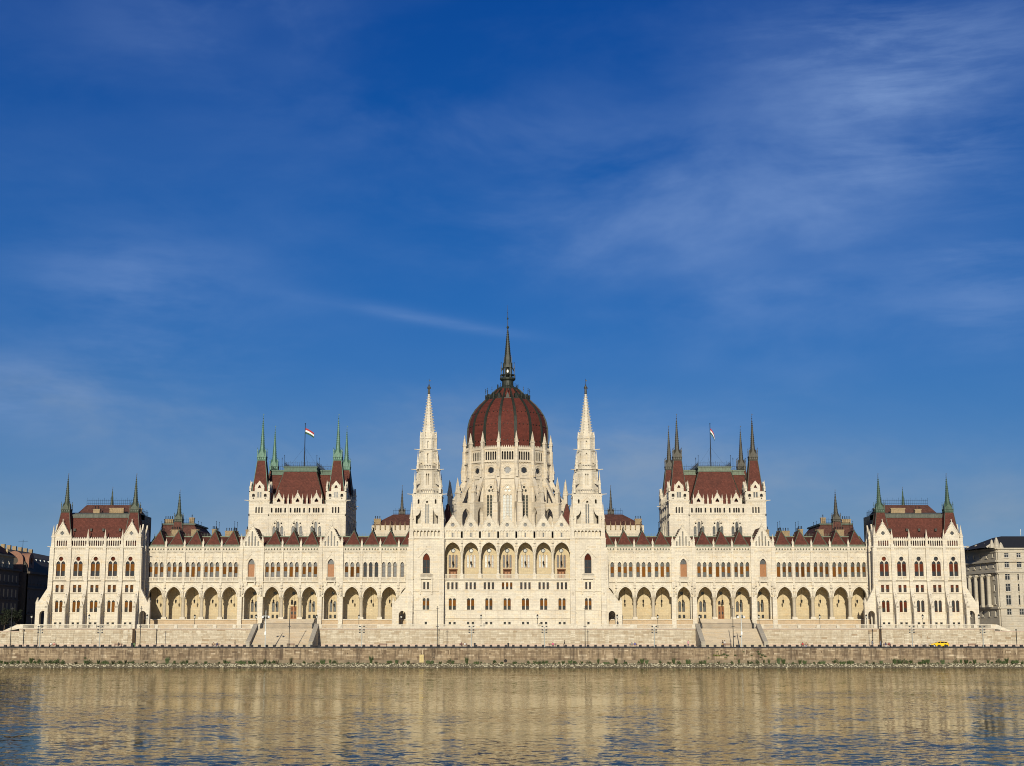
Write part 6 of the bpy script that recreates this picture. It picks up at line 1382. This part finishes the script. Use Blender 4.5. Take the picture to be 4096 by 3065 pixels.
iv = thing('creeper', 'single small green plant rooted in the quay wall on the left', 'plant', (-107, -38.2, 2.4)); part('foliage', IVG[0], None, iv, T(-107.6, -38.15, 2.3))

# ---------------------------------------------------------------- people
def person_mesh(pose):
    J = {}; E_ = []
    def j(n, p, r, tg): J[n] = (V(p), r, tg)
    if pose == 'sit':
        j('pel', (0, 0, .50), .15, 1); j('waist', (0, .03, .68), .13, 1); j('chest', (0, .04, .90), .155, 1); j('neck', (0, .0, 1.07), .055, 0); j('head', (0, -.03, 1.20), .095, 0); j('crown', (0, -.01, 1.31), .075, 3)
        for s, q in ((-1, 'l'), (1, 'r')):
            j('sh'+q, (s*.17, .03, .98), .06, 1); j('el'+q, (s*.24, -.02, .72), .045, 1); j('wr'+q, (s*.15, -.25, .62), .032, 0); j('pa'+q, (s*.13, -.33, .60), .035, 0)
            j('hip'+q, (s*.09, -.03, .49), .095, 2); j('kn'+q, (s*.12, -.46, .50), .065, 2); j('an'+q, (s*.12, -.48, .10), .045, 2); j('to'+q, (s*.13, -.66, .05), .04, 4)
    else:
        st = .26 if pose == 'walk' else .05
        j('pel', (0, 0, .93), .145, 1); j('waist', (0, 0, 1.08), .125, 1); j('chest', (0, -.02, 1.32), .155, 1); j('neck', (0, -.02, 1.50), .055, 0); j('head', (0, -.05, 1.62), .095, 0); j('crown', (0, -.03, 1.72), .075, 3)
        for s, q in ((-1, 'l'), (1, 'r')):
            j('sh'+q, (s*.18, 0, 1.42), .06, 1); j('el'+q, (s*.23, s*st*.5, 1.14), .045, 1); j('wr'+q, (s*.23, s*st*.5-.12, .90), .032, 0); j('pa'+q, (s*.23, s*st*.5-.15, .82), .035, 0)
            j('hip'+q, (s*.09, 0, .90), .095, 2); j('kn'+q, (s*.10, -s*st*.7-.03, .50), .065, 2); j('an'+q, (s*.10, -s*st*.9+.08, .09), .045, 2); j('to'+q, (s*.11, -s*st*.9-.10, .04), .04, 4)
    E_ = [('pel', 'waist'), ('waist', 'chest'), ('chest', 'neck'), ('neck', 'head'), ('head', 'crown')]
    for q in 'lr':
        E_ += [('chest', 'sh'+q), ('sh'+q, 'el'+q), ('el'+q, 'wr'+q), ('wr'+q, 'pa'+q), ('pel', 'hip'+q), ('hip'+q, 'kn'+q), ('kn'+q, 'an'+q), ('an'+q, 'to'+q)]
        p = J['pa'+q][0]; d = (p - J['wr'+q][0]).normalized()
        for k in range(5):
            n = 'f%s%d' % (q, k); off = V(((k-2)*.018, 0, 0)); ln = (.05, .085, .095, .088, .07)[k]; j(n, p + off*1.6 + d*ln + V((0, -.015, 0)), .009, 0); E_.append(('pa'+q, n))
    names = list(J); idx = {n: i for i, n in enumerate(names)}
    me = bpy.data.meshes.new('person_base'); me.from_pydata([J[n][0] for n in names], [(idx[a], idx[b]) for a, b in E_], [])
    ob = bpy.data.objects.new('person_base', me); COL.objects.link(ob)
    sk = ob.modifiers.new('skin', 'SKIN'); ss = ob.modifiers.new('sub', 'SUBSURF'); ss.levels = 1; ss.render_levels = 1
    for i, n in enumerate(names): sv = me.skin_vertices[0].data[i]; sv.radius = (J[n][1], J[n][1]); sv.use_root = (n == 'pel')
    dg = bpy.context.evaluated_depsgraph_get(); out = bpy.data.meshes.new_from_object(ob.evaluated_get(dg)); bpy.data.objects.remove(ob)
    ctrl = [(J[n][0], J[n][1], J[n][2]) for n in names] + [((J[a][0]+J[b][0])/2, (J[a][1]+J[b][1])/2, J[a][2] if J[b][2] != 0 or a.startswith('el') else J[b][2]) for a, b in E_]
    out.materials.clear()
    for k in range(5): out.materials.append(None)
    for p in out.polygons:
        c = p.center; p.material_index = min(ctrl, key=lambda t_: (t_[0]-c).length - t_[1])[2]; p.use_smooth = True
    out.name = 'person'; return out
PM = {k: person_mesh(k) for k in ('sit', 'walk', 'stand')}
SKIN = plain('skin', (.48, .28, .19), .6, var=.05); SHOE = plain('dark_shoe', (.03, .025, .02), .6); _cm = {}
def cloth(c):
    if c not in _cm: _cm[c] = plain('cloth_%d' % len(_cm), c, .85, var=.1)
    return _cm[c]
HAIR = plain('dark_hair', (.025, .018, .012), .6)
face_n = MB(); face_n.oct((0, -.105, 0), .018, 0, .03); face_e = MB()
def person(x, y, pose, rz, shirt, legs, label, z=5.15):
    M = T(x, y, z) @ RZ(rz); o = tag(new('person', PM[pose], None, M), label, 'person')
    for i, m in enumerate((SKIN, cloth(shirt), cloth(legs), HAIR, SHOE)): o.material_slots[i].link = 'OBJECT'; o.material_slots[i].material = m
    hz = {'sit': (0, -.03, 1.20), 'walk': (0, -.05, 1.62), 'stand': (0, -.05, 1.62)}[pose]
    part('hair', MB().lathe(0, .02, [(-.07, .075), (.0, .112), (.07, .112), (.13, .07), (.15, .02)], 10), HAIR, o, M @ T(hz[0], hz[1]+.02, hz[2]+.015))
    part('face', MB().oct((0, -.105, 0), .018, 0, .03).oct((-.035, -.09, .025), .014, 1).oct((.035, -.09, .025), .014, 1).box(-.025, .025, -.1, -.09, -.055, -.045, 1), [SKIN, HAIR], o, M @ T(*hz)); return o
BLK, NAVY, WHTc, PNK, REDc, GREY, BLUE, TAN = (.02, .02, .022), (.03, .04, .10), (.65, .63, .58), (.60, .10, .22), (.45, .03, .04), (.22, .23, .24), (.10, .16, .35), (.35, .25, .16)
sy = -34.55; sz = 5.12
person(-117.7, sy, 'sit', .15, WHTc, BLK, 'person in white shirt sitting on the leftmost quay bench', sz); person(-116.9, sy, 'sit', -.2, (.55, .25, .2), TAN, 'person in salmon top sitting beside the white shirt, leftmost bench', sz)
person(-100.2, sy, 'sit', .1, BLK, BLK, 'person in black sitting on the second bench from the left', sz)
person(-75.7, sy, 'sit', .2, TAN, NAVY, 'person in tan top on the bench left of the left staircase', sz); person(-74.8, sy, 'sit', -.2, NAVY, NAVY, 'person in navy on the bench left of the left staircase', sz)
person(-70.4, -33.3, 'walk', R(-90), BLK, TAN, 'dark haired person in black walking near the left staircase')
person(-11.7, sy, 'sit', .3, (.12, .05, .05), BLK, 'person in dark red leaning on the bench left of centre', sz); person(-10.8, sy, 'sit', .4, WHTc, TAN, 'person in white bending forward on the bench left of centre', sz)
person(11.9, sy, 'sit', .1, PNK, BLK, 'person in bright pink sitting on the bench right of centre', sz)
person(15.3, -21.5, 'walk', R(80), BLK, BLK, 'tall person in black striding along the terrace wall')
person(32.3, sy, 'sit', .1, GREY, TAN, 'person in grey on the bench below the right inner arcade', sz); person(33.1, sy, 'sit', -.1, (.08, .08, .3), TAN, 'person in purple blue on the bench below the right inner arcade', sz)
person(47.0, -33.2, 'stand', 0, (.6, .3, .3), NAVY, 'person in pale pink standing alone left of the right staircase')
person(56.0, -33.0, 'walk', R(-85), BLK, (.5, .3, .03), 'person in black with yellow trousers walking before the right staircase'); person(56.6, -32.4, 'walk', R(-85), WHTc, NAVY, 'person in white walking close beside the one in yellow trousers')
person(76.4, sy, 'sit', .1, REDc, BLK, 'person in red sitting on the bench below the right outer arcade', sz); person(77.3, sy, 'sit', -.2, TAN, BLUE, 'person in tan sitting next to the red clad person', sz)
person(97.4, -22.0, 'stand', 2.6, GREY, (.12, .14, .17), 'person in grey standing by the right pavilion corner'); person(99.6, -22.3, 'walk', R(-80), (.25, .3, .33), BLUE, 'person in pale blue walking by the right pavilion corner')
person(97.8, sy, 'sit', .1, NAVY, WHTc, 'person in navy on the bench left of the taxi', sz); person(98.7, sy, 'sit', 0, (.2, .03, .03), BLK, 'person in dark red on the bench left of the taxi', sz)

# ---------------------------------------------------------------- yellow taxi and bicycles
YP, t_, b_ = mat('yellow_car_paint', (.80, .50, .012), .22, 0, .5); b_.inputs['Coat Weight'].default_value = .6
TYRE = plain('tyre', (.012, .012, .012), .9); RIM = plain('alloy_rim', (.55, .55, .55), .3, .8); CGL, t2_, b2_ = mat('car_glass', (.01, .01, .012), .04); TAILM = plain('red_lamp', (.30, .01, .01), .3); HLM = plain('head_lamp', (.7, .72, .72), .15)
def taxi(x, y, z):
    M = T(x, y, z); t = thing('taxi', 'yellow estate taxi with black windows driving along the quay', 'taxi', (x, y, z))
    # body: side profile lofted across the width, front to the left (-x)
    lower = [(-2.42, .32), (-2.44, .52), (-2.40, .68), (-2.2, .80), (-1.5, .93), (-1.05, .99), (0, 1.02), (1.4, 1.03), (2.2, 1.02), (2.40, .92), (2.45, .6), (2.40, .30)]
    wh = [-1.43, 1.42]
    def bottom():
        pts = []
        for c in (1.42, -1.43):
            pts += [(c+.40, .24)] + [(c+.40*cos(a), .32+.38*sin(a)) for a in [pi*k/8 for k in range(0, 9)]] + [(c-.40, .24)]
        return pts
    prof_ = lower + bottom()
    mb = MB()
    W_ = lambda zz: .90 - .10*max(0, (zz-.75)/.3)**1.5 - .04*max(0, (.45-zz)/.2)
    n = len(prof_); tri = tessellate_polygon([[V((a, b, 0)) for a, b in prof_]])
    for sgn in (-1, 1): mb.add([(a, sgn*W_(b)*(1-.10*max(0, (abs(a)-1.7)/.75)**2), b) for a, b in prof_], [tuple(k) for k in tri])
    L_ = [(a, -W_(b)*(1-.10*max(0, (abs(a)-1.7)/.75)**2), b) for a, b in prof_]; R_ = [(a, -yv, b) for a, yv, b in L_]
    mb.add(L_+R_, [(i, (i+1) % n, n+(i+1) % n, n+i) for i in range(n)])
    top = [(-1.05, .98), (-.22, 1.38), (.2, 1.45), (1.2, 1.44), (1.9, 1.36), (2.32, 1.02)]
    wt = lambda b: .80 - .20*(b-.98)/.47
    for sgn in (-1, 1): mb.add([(a, sgn*wt(b), b) for a, b in top], [tuple(range(6))])
    mb.add([(a, -wt(b), b) for a, b in top]+[(a, wt(b), b) for a, b in top], [(i, i+1, 7+i, 6+i) for i in range(5)])
    body = part('body', mb, YP, t, M)
    for sgn in (-1, 1):
        for seg in ([(-.72, 1.05), (-.14, 1.34), (.22, 1.385), (.22, 1.04)], [(.30, 1.04), (.30, 1.39), (1.12, 1.38), (1.12, 1.04)], [(1.20, 1.04), (1.20, 1.375), (1.80, 1.30), (2.12, 1.06)]):
            part('side_window', MB().poly([(a, sgn*(wt(b)+.012), b) for a, b in seg]), CGL, t, M)
        for c in wh:
            w = part('wheel', MB().tube((c, sgn*.86, .32), (c, sgn*.64, .32), .33, 18), TYRE, t, M); part('rim', MB().tube((c, sgn*.875, .32), (c, sgn*.80, .32), .21, 12), RIM, w, M)
        part('headlight', MB().add([(-2.38, sgn*.50, .62), (-2.05, sgn*.86, .70), (-2.02, sgn*.85, .82), (-2.32, sgn*.52, .76)], [(0, 1, 2, 3)]) or MB().box(-2.44, -2.1, min(sgn*.5, sgn*.83), max(sgn*.5, sgn*.83), .62, .76), HLM, t, M)
        part('tail_light', MB().box(2.22, 2.46, min(sgn*.62, sgn*.84), max(sgn*.62, sgn*.84), .72, .95), TAILM, t, M)
        part('wing_mirror', MB().box(-.72, -.55, min(sgn*.82, sgn*1.0), max(sgn*.82, sgn*1.0), 1.0, 1.12), YP, t, M)
    part('windscreen', MB().poly([(-.98, -.72, 1.025), (-.98, .72, 1.025), (-.28, .62, 1.37), (-.28, -.62, 1.37)]), CGL, t, M)
    part('rear_window', MB().poly([(2.30, -.70, 1.06), (2.30, .70, 1.06), (1.98, .62, 1.32), (1.98, -.62, 1.32)]), CGL, t, M)
    part('roof_sign', MB().box(.25, .5, -.25, .25, 1.45, 1.58), YP, t, M)
    part('underbody', MB().box(-2.2, 2.2, -.62, .62, .2, .5), TYRE, t, M)
taxi(112.0, -33.0, 5.15)
def bike(x, y, rz, label, fm):
    M = T(x, y, 5.15) @ RZ(rz); t = tag(new('bicycle', None, None, M), label, 'bicycle')
    for c in (-.52, .52):
        mb = MB()
        for k in range(16): a, b = 2*pi*k/16, 2*pi*(k+1)/16; mb.tube((c+.33*cos(a), 0, .34+.33*sin(a)), (c+.33*cos(b), 0, .34+.33*sin(b)), .022, 4)
        w = part('wheel', mb, TYRE, t, M); sp_ = MB()
        for k in range(8): a = pi*k/8; sp_.tube((c-.31*cos(a), 0, .34-.31*sin(a)), (c+.31*cos(a), 0, .34+.31*sin(a)), .005, 3)
        part('spokes', sp_, RIM, w, M)
    mb = MB()
    for p, q in (((.52, .34), (.05, .32)), ((.05, .32), (-.36, .82)), ((-.36, .82), (.2, .86)), ((.2, .86), (.05, .32)), ((.2, .86), (.52, .34)), ((-.36, .86), (-.52, .34)), ((-.36, .82), (-.33, 1.0))): mb.tube((p[0], 0, p[1]), (q[0], 0, q[1]), .02, 5)
    part('frame', mb, fm, t, M); part('saddle', MB().box(.08, .34, -.06, .06, .93, .99).tube((.2, 0, .86), (.22, 0, .94), .015, 4), TYRE, t, M); part('handlebar', MB().tube((-.33, -.28, 1.02), (-.33, .28, 1.02), .016, 5), TYRE, t, M)
bike(108.1, -32.4, .1, 'pale bicycle parked left of the taxi, nearer the mast', WHITE_POST); bike(109.3, -32.0, .2, 'bicycle with white frame parked directly left of the taxi bonnet', plain('white_bike', (.6, .6, .6), .4))
